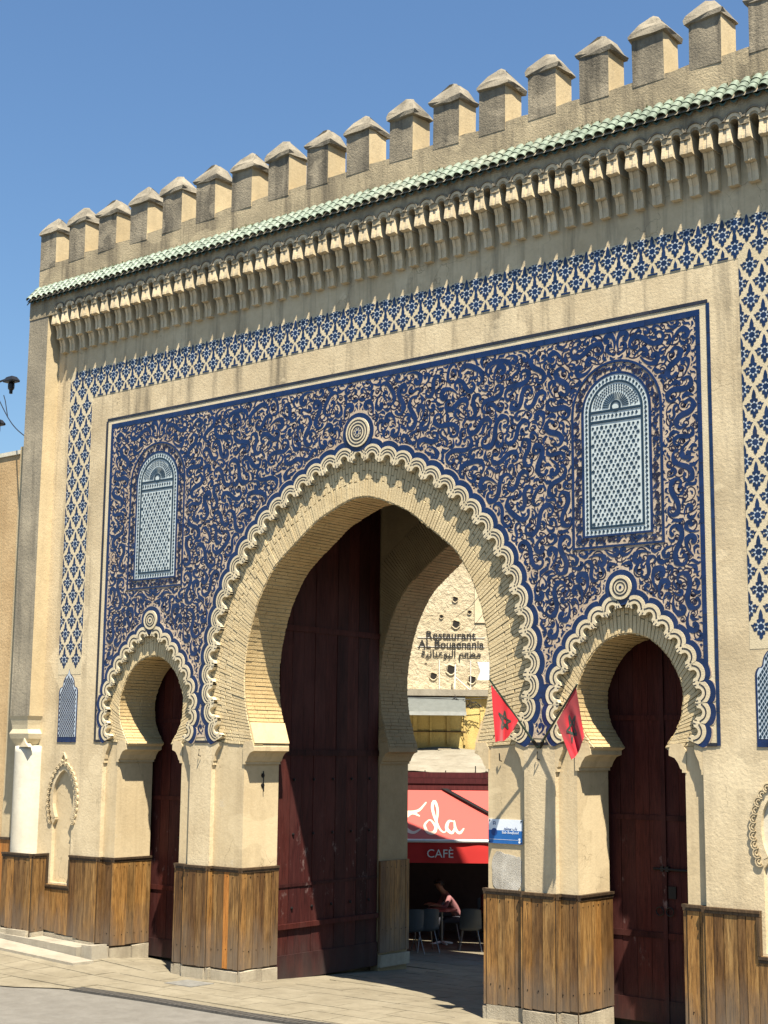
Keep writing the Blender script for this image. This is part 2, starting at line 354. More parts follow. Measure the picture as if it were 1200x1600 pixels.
# rear arch
BC = -.10
poly = [(-8, -4.6), (BC-2.39, -4.6), (BC-2.39, -.22)] + [(a+BC, b) for a, b in intr['m']] + [(BC+2.39, -.22), (BC+2.39, -4.6), (8, -4.6), (8, 8.55), (-8, 8.55)]
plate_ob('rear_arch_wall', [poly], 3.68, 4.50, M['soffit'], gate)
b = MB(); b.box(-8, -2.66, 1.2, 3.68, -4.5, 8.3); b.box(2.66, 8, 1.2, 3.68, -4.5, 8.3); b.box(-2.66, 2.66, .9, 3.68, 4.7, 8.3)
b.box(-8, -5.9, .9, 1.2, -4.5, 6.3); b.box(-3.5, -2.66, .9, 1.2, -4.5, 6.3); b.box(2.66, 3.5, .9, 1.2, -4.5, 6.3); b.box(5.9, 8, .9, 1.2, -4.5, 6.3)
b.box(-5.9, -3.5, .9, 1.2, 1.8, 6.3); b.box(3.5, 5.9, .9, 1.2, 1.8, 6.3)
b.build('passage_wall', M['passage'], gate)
# niche backs
for sx in (-1, 1):
    b = MB(); b.box(sx*6.79-.36, sx*6.79+.36, BY-.012, BY+.05, -2.6, -.4); b.build('niche_back', M['plaster_low'] if sx < 0 else M['whitewash'], gate)

# ------------------------------------------------------------------ bricks on the arch faces and soffits
specs = []
def arch_bricks(k, nin, nout, th, nb):
    I = np.array(intr[k]); O = offs(outp[k], -.03)
    def res(P, n):
        s = np.r_[0, np.cumsum(np.hypot(*np.diff(P, axis=0).T))]; u = np.linspace(0, s[-1], n+1); return np.stack([np.interp(u, s, P[:,0]), np.interp(u, s, P[:,1])], 1)
    sI = np.hypot(*np.diff(I, axis=0).T).sum(); n = int(sI/th)
    A = res(I, n); B = res(np.array(O), n)
    for i in range(n):
        a0, a1, b0, b1 = A[i], A[i+1], B[i], B[i+1]
        cuts = [0]; 
        ph = (i % 2)*.5/nb
        for q in range(nb+1):
            cq = (q+ (0 if q else 0))/nb + (ph if 0 < q else 0) + U(-.03, .03)
            if .12 < cq < .93: cuts.append(cq)
        cuts.append(1.0)
        for u, v in zip(cuts[:-1], cuts[1:]):
            g1 = .05 + U(0, .05); g2 = 1-.05-U(0, .05)
            def pt(u, w): return (a0+(b0-a0)*u)*(1-w) + (a1+(b1-a1)*u)*w
            du = .0025/np.hypot(*(b0-a0))
            q4 = [pt(u+du, g1), pt(v-du, g1), pt(v-du, g2), pt(u+du, g2)]
            specs.append((k, [(x+U(-.004,.004), z+U(-.004,.004)) for x, z in q4], BY-.010-U(0,.009)))
arch_bricks('m', 0, 0, .052, 3); arch_bricks('l', 0, 0, .055, 2); arch_bricks('r', 0, 0, .055, 2)
def dcam(s): c = np.mean(s[1], 0); return (c[0]-CAM.x)**2 + CAM.y**2 + c[1]**2
specs.sort(key=dcam)
rest = MB()
def brick_mb(b, q, y):
    cx = sum(p[0] for p in q)/4; cz = sum(p[1] for p in q)/4
    inn = [(cx+(x-cx)*.94, cz+(z-cz)*.94) for x, z in q]
    b.hexa([(x, BY+.004, z) for x, z in q] + [(x, y, z) for x, z in inn])
for i, (k, q, y) in enumerate(specs):
    if i < 300: b = MB(); brick_mb(b, q, y); b.build('brick', M['brick'], gate)
    else: brick_mb(rest, q, y)
rest.build('brickwork', M['brick'], gate, kind='stuff')
# mortar sheets behind the bricks
for k in 'lmr':
    o = [(a, b_) for a, b_ in offs(outp[k], -.02)]; i_ = list(intr[k])
    plate_ob('mortar_bed', [[(p[0], p[1]) for p in o] + [(p[0], p[1]) for p in offs(i_, .012)][::-1]], BY-.006, BY+.002, M['mortar'], gate)
# soffit courses
def soffit(k, y0, y1, th, cxo=0, mat='soffit'):
    I = np.array(intr[k]) + np.array([cxo, 0]); s = np.r_[0, np.cumsum(np.hypot(*np.diff(I, axis=0).T))]; n = int(s[-1]/th); b = MB()
    u = np.linspace(0, s[-1], n+1); P = np.stack([np.interp(u, s, I[:,0]), np.interp(u, s, I[:,1])], 1)
    for i in range(n):
        p = P[i]+(P[i+1]-P[i])*.10; q = P[i]+(P[i+1]-P[i])*.90; t = (q-p)/np.hypot(*(q-p)); nn = np.array([t[1], -t[0]]); h = U(.006, .016)
        ya = y0+U(-.012,.004); L = [y0, y1]; cut = [ya]
        yy = ya + U(.1, .26)
        while yy < y1-.08: cut.append(yy); yy += U(.22, .28)
        cut.append(y1)
        for c0, c1 in zip(cut[:-1], cut[1:]):
            h2 = h+U(-.003,.003); e = q+nn*h2; f = p+nn*h2; gp = .004
            b.hexa([(p[0], c0+gp, p[1]), (q[0], c0+gp, q[1]), (q[0], c1-gp, q[1]), (p[0], c1-gp, p[1]), (f[0], c0+gp, f[1]), (e[0], c0+gp, e[1]), (e[0], c1-gp, e[1]), (f[0], c1-gp, f[1])])
    b.build('soffit_brickwork', M[mat], gate, kind='stuff')
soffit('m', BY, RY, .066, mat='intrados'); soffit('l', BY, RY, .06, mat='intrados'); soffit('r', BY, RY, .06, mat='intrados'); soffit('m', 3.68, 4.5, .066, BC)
# radial brick face of the rear arch
b = MB(); I = np.array(intr['m']) + np.array([BC, 0]); O = offs(I, .75)
for i in range(len(I)-1):
    for w0, w1 in ((.04,.46),(.54,.96)):
        q = [I[i]+(I[i+1]-I[i])*w0, O[i]+(O[i+1]-O[i])*w0, O[i]+(O[i+1]-O[i])*w1, I[i]+(I[i+1]-I[i])*w1]
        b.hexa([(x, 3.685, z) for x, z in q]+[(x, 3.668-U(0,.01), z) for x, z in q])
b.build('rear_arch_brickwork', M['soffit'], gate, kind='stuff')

# ------------------------------------------------------------------ scalloped bands
def lobe_mesh(name, pitch, ro, ri, lines, outw):
    b = MB(); hp = pitch/2; n = 18; y0, y1 = -.018, BY-.015
    an = [math.pi*i/n for i in range(n+1)]
    def clip(r, a, lim): return min(r, lim/max(abs(math.cos(a)), 1e-6))
    inn = [(ri*math.cos(a), ri*math.sin(a)*1.0) for a in an]
    ou = [(clip(ro, a, hp*1.04)*math.cos(a), clip(ro, a, hp*1.04)*math.sin(a)) for a in an]
    tip = -.24*pitch
    inn = [(hp*.78, tip*.8), (ri*1.03, tip*.35)] + inn + [(-ri*1.03, tip*.35), (-hp*.78, tip*.8)]
    ou = [(hp*1.02, tip), (hp*1.03, tip*.4)] + ou + [(-hp*1.03, tip*.4), (-hp*1.02, tip)]
    b.ribbon(inn, ou, y0, y1, 0, 0)
    for r0, r1 in lines:
        a2 = [math.radians(28)+math.radians(124)*i/12 for i in range(13)]
        b.ribbon([(r0*math.cos(a), r0*math.sin(a)) for a in a2], [(r1*math.cos(a), r1*math.sin(a)) for a in a2], y0-.003, y0+.01, 1, 1)
    for sx in (-1, 1):                        # ticks at the cusp
        b.ribbon([(sx*hp*.80-.006, tip*.75), (sx*hp*.80-.006, tip*.15)], [(sx*hp*.80+.006, tip*.75), (sx*hp*.80+.006, tip*.15)], y0-.003, y0+.01, 1, 1)
        b.ribbon([(sx*hp*.84-.010, .03), (sx*hp*.84-.010, .05)], [(sx*hp*.84+.010, .03), (sx*hp*.84+.010, .05)], y0-.003, y0+.01, 1, 1)
    a2 = [math.radians(22)+math.radians(136)*i/14 for i in range(15)]
    def rr(r, a): q = clip(r, a, hp*1.16); return (q*math.cos(a), q*math.sin(a))
    b.ribbon([rr(ro-.02, a) for a in a2], [rr(ro+outw, a) for a in a2], -.0115, -.002, 2, 2)
    b.ribbon([rr(ro+outw, a) for a in a2], [rr(ro+outw+.016, a) for a in a2], -.0098, -.002, 3, 3)
    return b.mesh(name, [M['cream'], M['black'], M['blue'], M['terra']])
def lobes(k, half, nper, ro, ri, lines, outw):
    q, L = crom(half, 400); q = np.array(q)
    # centre curve: inside the outer bulge
    F = full(half, 400, 0)[0]; Cc = offs(F, -ro); Cc[:,1] = np.where(np.abs(Cc[:,0]) < .12, F[399][1]-ro, Cc[:,1]); Cc = Cc[np.r_[True, np.diff(Cc[:,0]) > -.5]]; s = np.r_[0, np.cumsum(np.hypot(*np.diff(Cc, axis=0).T))]; mid = s[-1]/2
    pitch = (mid-.02)/(nper+.42); me = lobe_mesh('scallop', pitch, ro, ri, lines, outw); out = []
    for i in range(-nper, nper+1):
        u = mid + i*pitch; x = np.interp(u, s, Cc[:,0]); z = np.interp(u, s, Cc[:,1]); e = .10
        tx = np.interp(u+e, s, Cc[:,0])-np.interp(u-e, s, Cc[:,0]); tz = np.interp(u+e, s, Cc[:,1])-np.interp(u-e, s, Cc[:,1]); a = math.atan2(tz, tx) if i else 0.0
        o = ob('scallop', me, gate, loc=(CX[k]+x, -.0025*(i % 2), z), rot=(0, -a, 0)); out.append((x, z))
    return pitch
pm = lobes('m', MOUT, 19, .205, .070, [(.106,.121),(.150,.165)], .085)
lobes('l', SOUT, 9, .168, .055, [(.098,.116)], .075); lobes('r', SOUT, 9, .168, .055, [(.098,.116)], .075)
def disc(b, cx, cz, r0, r1, y0, y1, m, n=28):
    an = [2*math.pi*i/n for i in range(n+1)]
    b.ribbon([(cx+r0*math.cos(a), cz+r0*math.sin(a)) for a in an], [(cx+r1*math.cos(a), cz+r1*math.sin(a)) for a in an], y0, y1, m, m)
for cx, cz, r, big in ((0, 4.80, .235, 1), (-4.62, 2.085, .165, 0), (4.62, 2.085, .165, 0)):
    b = MB(); disc(b, cx, cz, 0, r, -.036, -.002, 0); disc(b, cx, cz, r-.02, r+.075, -.019, -.002, 2)
    for q0, q1 in (((.34,.42),(.56,.64),(.78,.85)) if big else ((.36,.44),(.60,.72))): disc(b, cx, cz, r*q0, r*q1, -.040, -.03, 1)
    if big:
        for i in range(8): disc(b, cx+r*.24*math.cos(i*math.pi/4), cz+r*.24*math.sin(i*math.pi/4), 0, r*.055, -.040, -.03, 2, 8)
    disc(b, cx, cz, 0, r*.12, -.041, -.03, 2, 10)
    b.build('medallion', [M['cream'], M['black'], M['blue']], gate)

# ------------------------------------------------------------------ tile panel ground and borders
HX, ZT = 5.80, 5.62
pp = [(-HX, .07)]
for k in 'lmr':
    lob = offs(outp[k], -.06); pp += [(a, b_) for a, b_ in lob if b_ > .07 and abs(a) < HX]
pp += [(HX, .07), (HX, ZT), (-HX, ZT)]
plate_ob('tile_panel', [pp], -.006, -.001, M['terra'], gate)
def border_run(x0, z0, x1, z1, wd, y, mat, step):
    L = math.hypot(x1-x0, z1-z0); n = max(1, round(L/step)); l = L/n; me = MB(); me.prism([(.003, -wd/2), (l-.003, -wd/2), (l-.003, wd/2), (.003, wd/2)], -y, .0); me = me.mesh('border_tile', M[mat])
    a = math.atan2(z1-z0, x1-x0)
    for i in range(n): ob('border_tile', me, gate, loc=(x0+(x1-x0)*i/n, -.0005*(i % 3), z0+(z1-z0)*i/n), rot=(0, -a, 0))
border_run(-5.98, 5.80, 5.98, 5.80, .045, .012, 'black', .42)
for sx in (-1, 1): border_run(sx*5.98, .0, sx*5.98, 5.775, .045, .0125, 'friezeblue' if sx > 0 else 'black', .42)
for x0, x1 in ((-5.955,-5.78),(-3.45,-3.08),(3.08,3.45),(5.78,5.955)): border_run(x0, .015, x1, .015, .04, .013, 'black', .3)
border_run(-5.86, 5.665, 5.86, 5.665, .085, .012, 'blue', .40)
for sx in (-1, 1): border_run(sx*5.83, .07, sx*5.83, 5.62, .06, .0125, 'blue', .40)
b = MB(); b.box(-5.955, 5.955, -.004, -.0005, 5.71, 5.775)
for sx in (-1, 1): b.box(min(sx*5.86, sx*5.955), max(sx*5.86, sx*5.955), -.004, -.0005, .04, 5.71)
b.build('cream_margin', M['cream'], gate)

# ------------------------------------------------------------------ arabesque
RES = .012; NX, NZ = int(6.0/RES), int(5.8/RES)
XX, ZZ = np.meshgrid((np.arange(NX)+.5)*RES, (np.arange(NZ)+.5)*RES)
WCX, WB, WSP = 4.58, 2.82, 4.52                # blind window: centre, bottom, springing
WHW = .505
def win_out(gx, gb, n=20):
    r = WHW+gx; return [(WCX-r, WB-gb)] + [(WCX+r, WB-gb)] + [(WCX+r*math.cos(math.pi*i/n), WSP+r*math.sin(math.pi*i/n)) for i in range(n+1)]
occ = (XX > 5.805) | (ZZ > 5.63) | (ZZ < .12)
occ |= inside([(a, b_) for a, b_ in offs(outp['m'], .062)] + [(3.2,-1),(-3.2,-1)], XX, ZZ)
occ |= inside([(a, b_) for a, b_ in offs(outp['r'], .055)] + [(6.2,-1),(3.2,-1)], XX, ZZ)
occ |= inside(win_out(.20, .18), XX, ZZ)
occ |= (np.hypot(XX, ZZ-4.80) < .325) | (np.hypot(XX-4.62, ZZ-2.085) < .25)
hard = occ.copy(); rs = np.random.RandomState(5)
def curve(L, kap, n=22):
    t = np.linspace(0, 1, n); k = kap(t); th = np.r_[0, np.cumsum((k[1:]+k[:-1])/2*(L/(n-1)))]
    x = np.r_[0, np.cumsum((np.cos(th[1:])+np.cos(th[:-1]))/2*L/(n-1))]; z = np.r_[0, np.cumsum((np.sin(th[1:])+np.sin(th[:-1]))/2*L/(n-1))]
    P = np.stack([x, z], 1); P -= P.mean(0); N = np.stack([-np.sin(th), np.cos(th)], 1); return t, P, N
def fat(L, wmax, K, p, bulb=.9, phase=.5, both=1):
    t, P, N = curve(L, lambda t: K/L*np.sign(phase-t)**both*np.abs((phase-t)/phase)**p, 44)
    wd = wmax*(.30+.70*np.sin(np.pi*t)**1.1) + wmax*.55*bulb*(np.exp(-((t-.03)/.026)**2)+np.exp(-((t-.97)/.026)**2))
    wd += wmax*.42*(np.exp(-((t-.27)/.026)**2)+np.exp(-((t-.73)/.026)**2))
    wd[0] = wd[-1] = .004; return t, P, N, wd
def hook(L, wmax, K):
    t, P, N = curve(L, lambda t: K/L*(.15+2.6*t**2.2), 24); wd = wmax*(.12+.9*t**.9)*(1-np.clip((t-.90)/.10, 0, 1)**2*.92); wd += wmax*.3*np.exp(-((t-.55)/.05)**2); wd[0] = .004; return t, P, N, wd
def tendril(L, K, w0=.0100, bud=2.2):
    t, P, N = curve(L, lambda t: K/L*(.40+1.9*t**1.7), 32); wd = w0*np.ones_like(t); wd += w0*bud*np.exp(-((t-.96)/.035)**2); wd[0] = .003; wd[-1] = .004; return t, P, N, wd
FS = .86
FATS = [fat(1.20*FS,.036*FS,18.5,.85), fat(1.05*FS,.037*FS,17.5,.8), fat(1.30*FS,.034*FS,20,.9), fat(1.10*FS,.037*FS,18,.85,.9,.42), fat(.92*FS,.037*FS,16,.75), fat(1.15*FS,.037*FS,18.5,.85,.9,.58), fat(.95*FS,.036*FS,14,1.1,.9,.5,2), hook(.62*FS,.046*FS,6.6)]
def place(c, x, z, a, s, mir):
    t, P, N, wd = c; ca, sa = math.cos(a), math.sin(a); Rm = np.array([[ca, sa], [-sa, ca]]); m_ = np.array([mir, 1.0])
    return (P*m_*s) @ Rm + [x, z], (N*m_) @ Rm, wd*s
def samp(P, N, wd, mg, k=5):
    return np.concatenate([P+N*((wd+mg)*f)[:,None] for f in np.linspace(-1, 1, k)])
def dens(P, N, wd): # densify along
    n = len(P); u = np.linspace(0, n-1, n*3); i = np.arange(n)
    f = lambda A: np.stack([np.interp(u, i, A[:,0]), np.interp(u, i, A[:,1])], 1); return f(P), f(N), np.interp(u, i, wd)
def idx(S): return np.clip((S[:,1]/RES).astype(int), 0, NZ-1), np.clip((S[:,0]/RES).astype(int), 0, NX-1)
thin = np.zeros_like(occ); placed = []; thinl = []
def inb(S): return S[:,0].min() > -.005 and S[:,0].max() < 5.805 and S[:,1].min() > .12
def throw(cands, n, smin, smax, mg, store, mark, lim=0.0, limthin=None, kk=5, sym=True):
    free = None; AX = 4.60
    for it in range(n):
        if it % 400 == 0:
            free = np.flatnonzero(~occ)
            if len(free) == 0: return
        ci = rs.randint(len(cands)); fc = free[rs.randint(len(free))]; x = (fc % NX + rs.rand())*RES; z = (fc//NX + rs.rand())*RES
        a = rs.uniform(0, 2*math.pi); s = rs.uniform(smin, smax); mir = rs.choice([-1, 1])
        todo = [(ci, x, z, a, s, mir)]
        if sym and x > AX-1.19:                                    # mirrored about the axis of the side arch and its window
            if abs(x-AX) > .02: todo.append((ci, 2*AX-x, z, -a, s, -mir))
        ok = []
        for q in todo:
            P, N, wd = place(cands[q[0]], *q[1:]); S = samp(P, N, wd, mg, kk)
            if not inb(S): break
            if len(todo) == 2 and ((S[:,0]-AX)*np.sign(q[1]-AX)).min() < -.004: break
            iz, ix = idx(S)
            if occ[iz, ix].mean() > lim or hard[iz, ix].mean() > .04: break
            if limthin is not None and thin[iz, ix].mean() > limthin: break
            ok.append((q, P, N, wd))
        if len(ok) < len(todo): continue
        for q, P, N, wd in ok:
            store.append(q); D = samp(*dens(P, N, wd), .002, 7); iz, ix = idx(D); mark[iz, ix] = True
fats = []; throw(FATS, 7500, .82, 1.0, .007, fats, occ); throw(FATS, 6500, .62, .78, .006, fats, occ); throw(FATS, 6500, .46, .58, .0055, fats, occ)
SMALL = [hook(.20,.027,4.2), fat(.30,.0165,11,.8,.9), hook(.135,.022,3.0), fat(.20,.0155,7,.8,.9), hook(.25,.025,5.5)]
sml = []; throw(SMALL, 9000, .9, 1.35, .005, sml, occ); throw(SMALL, 9000, .6, .85, .0045, sml, occ)
TEND = [tendril(.70, 10, .0085), tendril(.85, 13, .0085), tendril(.5, 8, .0085), tendril(.75, 5, .0085)]
ten = []; throw(TEND, 6000, .60, .95, .003, ten, thin, .50, .24, 3)
occ |= thin
throw(SMALL, 15000, .38, .6, .0035, sml, occ, sym=False); throw(SMALL, 9000, .28, .40, .003, sml, occ, sym=False)
def rib(b, P, N, wd, y, m):
    b.ribbon([tuple(p) for p in P+N*wd[:,None]], [tuple(p) for p in P-N*wd[:,None]], y, -.004, m, 1)
fm = []
for c in FATS:
    t, P, N, wd = c; b = MB(); rib(b, P, N, wd*1.40, -.0098, 0); fm.append(b.mesh('scroll_leaf', [M['blue'], M['navy']]))
fats.sort(key=lambda f: -f[4]); rest = MB(); nobj = 0
for j, (ci, x, z, a, s, mir) in enumerate(fats):
    for sx in (1, -1):
        if nobj < 300 and (j < 150):
            o = ob('scroll_leaf', fm[ci], gate, loc=(sx*x, -.0008*R(), z), rot=(0, -a if sx > 0 else a, 0), scale=(s*mir*sx, 1, s)); nobj += 1
        else:
            P, N, wd = place(FATS[ci], x, z, a, s, mir); P = P*[sx, 1]; N = N*[sx, 1]; rib(rest, P, N, wd*1.42, -.0093-.0008*R(), 0)
for lst, cs, y, m in ((ten, TEND, -.0074, 1), (sml, SMALL, -.0086, 0)):
    for ci, x, z, a, s, mir in lst:
        P, N, wd = place(cs[ci], x, z, a, s, mir); k = 1 if m else 2
        for sx in (1, -1): rib(rest, P[::k]*[sx, 1], N[::k]*[sx, 1], wd[::k]*(1.32 if m else 1.6), y-.0007*R(), m)
rest.build('scroll_tracery', [M['blue'], M['navy']], gate, kind='stuff')
print('arabesque', len(fats), len(ten), len(sml), 'cover', occ.mean())

# ------------------------------------------------------------------ blind windows
def band(b, outer, inner, y, m, yb=-.002):
    b.ribbon(inner + [inner[0]], outer + [outer[0]], y, yb, m, m)
def make_window(cx):
    d = cx-WCX; wn = empty('blind_window', (0, 0, 0)); wn.parent = gate
    W = lambda g, gb=None: [(x+d, z) for x, z in win_out(g, g if gb is None else gb)]
    b = MB(); band(b, W(.20, .18), W(.165, .15), -.017, 0); band(b, W(.035, .03), W(0), -.018, 0); b.build('surround', M['blue'], wn)
    # small scrolls between the two blue lines
    b = MB(); per = np.array(W(.10, .09) + [W(.10, .09)[0]]); s = np.r_[0, np.cumsum(np.hypot(*np.diff(per, axis=0).T))]; u = 0
    while u < s[-1]:
        x = np.interp(u, s, per[:,0]); z = np.interp(u, s, per[:,1])
        for _ in range(2):
            P, N, wd = place(TEND[rs.randint(3)] if R() < .6 else SMALL[rs.randint(2)], x+U(-.04,.04), z+U(-.04,.04), U(0, 6.3), U(.20,.26) if R() < .6 else .4, rs.choice([-1, 1]))
            rib(b, P[::2], N[::2], np.clip(wd[::2], .007, .016), -.010-.003*R(), int(R() < .5))
        u += .042
    b.build('surround_scrolls', [M['blue'], M['navy']], wn, kind='stuff')
    b = MB(); b.prism([(x, z) for x, z in W(-.001)], -.012, -.001); b.build('mosaic_ground', M['mint'], wn)
    fr = MB(); zt = WSP+.0; inw = WHW-.115
    band(fr, W(-.085, -.085), W(-.115, -.115), -.020, 0, -.012)
    fr.box(cx-inw, cx+inw, -.020, -.012, zt-.015, zt+.02); fr.box(cx-inw, cx+inw, -.020, -.012, zt-.155, zt-.12)
    per = np.array(W(-.043) + [W(-.043)[0]]); s = np.r_[0, np.cumsum(np.hypot(*np.diff(per, axis=0).T))]; n = int(s[-1]/.062)
    pts = [(np.interp(s[-1]*i/n, s, per[:,0]), np.interp(s[-1]*i/n, s, per[:,1])) for i in range(n)] + [(cx-inw+.03+i*.062, zt-.068) for i in range(int(2*inw/.062))]
    for x, z in pts: fr.prism([(x-.020, z), (x, z-.024), (x+.020, z), (x, z+.024)], -.019, -.011)
    fr.build('mosaic_frame', M['darkdot'], wn)
    dt = MB(); pt = .070; row = 0; z = WB+.15
    while z < zt-.175:
        k = 0; x = cx-inw+.03+(pt/2 if row % 2 else 0)
        while x < cx+inw-.02:
            star = ((k - (row//2) + (0 if row % 2 == 0 else 1)) % 3 == 0); r = .0255 if star else .0185
            if star: dt.prism([(x+(r*1.15 if i % 2 == 0 else r*.68)*math.sin(-i*math.pi/6), z+(r*1.15 if i % 2 == 0 else r*.68)*math.cos(i*math.pi/6)) for i in range(12)], -.0185, -.011)
            else: dt.prism([(x+r*math.cos(i*math.pi/3), z+r*math.sin(i*math.pi/3)) for i in range(6)], -.0185, -.011)
            x += pt; k += 1
        z += pt*.866; row += 1
    cz = zt+.045
    for i in range(19):
        a = math.pi*(i+.5)/19
        dt.prism([(cx+q*math.cos(a+e), cz+q*math.sin(a+e)) for q, e in ((.105,-.03),(.205,-.045),(.205,.045),(.105,.03))], -.0185, -.011)
    disc(dt, cx, cz+.01, .055, .085, -.0185, -.011, 0, 16)
    for q in range(5):
        rr_ = .24+q*.034; nn = int(math.pi*rr_/.040)
        for i in range(nn):
            a = math.pi*(i+.5+.5*(q % 2))/nn; x, z = cx+rr_*math.cos(a), cz+rr_*math.sin(a)
            if z > zt+.05 and math.hypot(x-cx, z-WSP) < WHW-.135: dt.prism([(x+.0125*math.cos(k*math.pi/3+a), z+.0125*math.sin(k*math.pi/3+a)) for k in range(6)], -.0185, -.011)
    dt.build('mosaic_pieces', M['darkdot'], wn, kind='stuff')
make_window(-WCX); make_window(WCX)

# ------------------------------------------------------------------ zellige frieze
def flower_mesh(lo=True, hi=True):
    b = MB(); s = .145; r0 = .040; r1 = .072; r2 = .10
    b.prism([(r0*math.cos(math.pi*(i+.5)/4), r0*math.sin(math.pi*(i+.5)/4)) for i in range(8)], -.009, .0, 0)
    for i in range(8):
        a = math.pi*i/4
        P = lambda r, da: (r*math.cos(a+da), r*math.sin(a+da))
        b.prism([P(r0*1.0, -.30), P(r1, 0), P(r0*1.0, .30)], -.010, 0, 1)                       # white point
        a = math.pi*(i+.5)/4
        if i in (1, 2):
            if hi and i == 1: pass
        b.prism([P(r0*1.12, 0), P(r1*1.0, -.30), P(r2, -.14), P(r2, .14), P(r1*1.0, .30)], -.009, 0, 0)
    b.prism([(-.024,.085),(0,.06),(.024,.085),(.026,.14),(.013,.19),(0,.212),(-.013,.19),(-.026,.14)], -.011, 0, 0)
    b.prism([(0,-.150),(.022,-.125),(.02,-.09),(0,-.065),(-.02,-.09),(-.022,-.125)], -.0105, 0, 0)
    for sx in (-1, 1): b.prism([(sx*.088, -.028*sx), (sx*.125, .030*sx) if sx > 0 else (sx*.125, .030), (sx*.088, .03*sx)], -.0085, 0, 0) if sx > 0 else b.prism([(-.088,.03),(-.125,.03),(-.088,-.028)], -.0085, 0, 0)
    return b.mesh('star_tile', [M['friezeblue'], M['white']])
flo = flower_mesh()
bb = MB(); bb.prism([(-.022,-.02),(.022,-.02),(.024,.03),(0,.085),(-.024,.03)], -.010, 0, 0); bb.prism([(-.075,-.055),(.075,-.055),(.075,-.030),(-.075,-.030)], -.010, 0, 0); budm = bb.mesh('bud_tile', [M['friezeblue']])
FP, FQ = .345, .47
ZF0, ZF1 = 6.30, 6.86; XF0, XF1 = 6.43, 7.08
def halfcut(me, side):                         # half flower at the edge of a vertical band
    bm = bmesh.new(); bm.from_mesh(me); bmesh.ops.bisect_plane(bm, geom=bm.verts[:]+bm.edges[:]+bm.faces[:], plane_co=(0,0,0), plane_no=(side,0,0), clear_outer=True)
    m2 = bpy.data.meshes.new('half_star_tile'); bm.to_mesh(m2); bm.free(); m2.materials.append(M['friezeblue']); m2.materials.append(M['white']); return m2
hL, hR = halfcut(flo, 1), halfcut(flo, -1)
def half_top(me):
    bm = bmesh.new(); bm.from_mesh(me); bmesh.ops.bisect_plane(bm, geom=bm.verts[:]+bm.edges[:]+bm.faces[:], plane_co=(0,0,.06), plane_no=(0,0,1), clear_outer=True)
    m2 = bpy.data.meshes.new('half_star_tile'); bm.to_mesh(m2); bm.free(); m2.materials.append(M['friezeblue']); m2.materials.append(M['white']); return m2
hT = half_top(flo)
nh = int(round(2*XF1/FP)); fp = 2*XF1/nh
for i in range(nh+1):
    x = -XF1 + i*fp
    for (z, sh, me) in ((ZF1-.075, 0, hT), (ZF1-.215, .5, flo), (ZF0+.145, 0, flo)):
        xx = x + sh*fp
        if xx > XF1+.01: continue
        m_ = me
        if abs(xx) > XF1-.06:
            if me is hT: continue
            m_ = hR if xx < 0 else hL
        ob('star_tile', m_, gate, loc=(xx, -.0003*(i % 2), z), scale=(1.12, .7, 1.04))
    if abs(x+.5*fp) < XF0: ob('bud_tile', budm, gate, loc=(x+.5*fp, 0, ZF0+.062))
for sx in (-1, 1):
    xc = sx*(XF0+XF1)/2; zb = 1.42; q = FQ; hw = (XF1-XF0)/2; r_ = 0; z = ZF0-.13
    while z > zb-.05:
        if r_ % 2 == 0:
            for dx in (-.5, .5): ob('star_tile', flo, gate, loc=(xc+dx*hw*1.02, 0, z), scale=(1.08, .7, 1.05))
        else:
            ob('star_tile', flo, gate, loc=(xc, 0, z), scale=(1.08, .7, 1.05))
            ob('star_tile', hR, gate, loc=(xc-hw+.005, 0, z), scale=(1.08, .7, 1.05)); ob('star_tile', hL, gate, loc=(xc+hw-.005, 0, z), scale=(1.08, .7, 1.05))
        z -= q/2; r_ += 1
# raised cream ground of the frieze with ogee fillets
b = MB(); b.box(-XF1, XF1, -.003, -.0005, ZF0-.01, ZF1); b.box(-XF1, -XF0, -.003, -.0005, 1.20, ZF0-.01); b.box(XF0, XF1, -.003, -.0005, 1.20, ZF0-.01)
b.build('frieze_ground', M['cream'], gate)
# lattice tile panels at the feet of the frieze
def lat_out(cx):
    q = [(0,1.30),(.035,1.21),(.10,1.16),(.15,1.08),(.17,.98),(.23,.965),(.262,.90)]; qq, _ = crom(q, 14)
    return [(cx-.262, .08)] + [(cx+.262, .08)] + [(cx+a, z) for a, z in qq[::-1]] + [(cx-a, z) for a, z in qq[1:]]
for sx in (-1, 1):
    cx = sx*6.755; o_ = lat_out(cx); lp = empty('lattice_panel', (0, 0, 0)); lp.parent = gate
    plate_ob('border', [o_], -.008, -.0035, M['blue'], lp)
    o2 = [(cx+(x-cx)*.90, .08+(z-.08)*.978+.01) for x, z in o_]; plate_ob('lattice_ground', [o2], -.0105, -.0075, M['white'], lp)
    b = MB(); z = .115; r_ = 0
    while z < 1.27:
        x = cx-.24+(.0 if r_ % 2 else .026)
        while x < cx+.25:
            if inside(o2, np.array([x-.014, x+.014]), np.array([z, z])).all() and inside(o2, np.array([x]), np.array([z+.028])).all(): b.prism([(x-.0185, z), (x, z-.028), (x+.0185, z), (x, z+.028)], -.0135, -.0095)
            x += .052
        z += .040; r_ += 1
    b.build('lattice_pieces', M['darkdot'] if sx > 0 else M['navy'], lp, kind='stuff')
    b = MB()
    for i in range(4): b.box(cx-.262+i*.131+.002, cx-.262+(i+1)*.131-.002, -.012, -.0005, -.01, .078)
    b.build('base_tiles', M['blue'], lp)

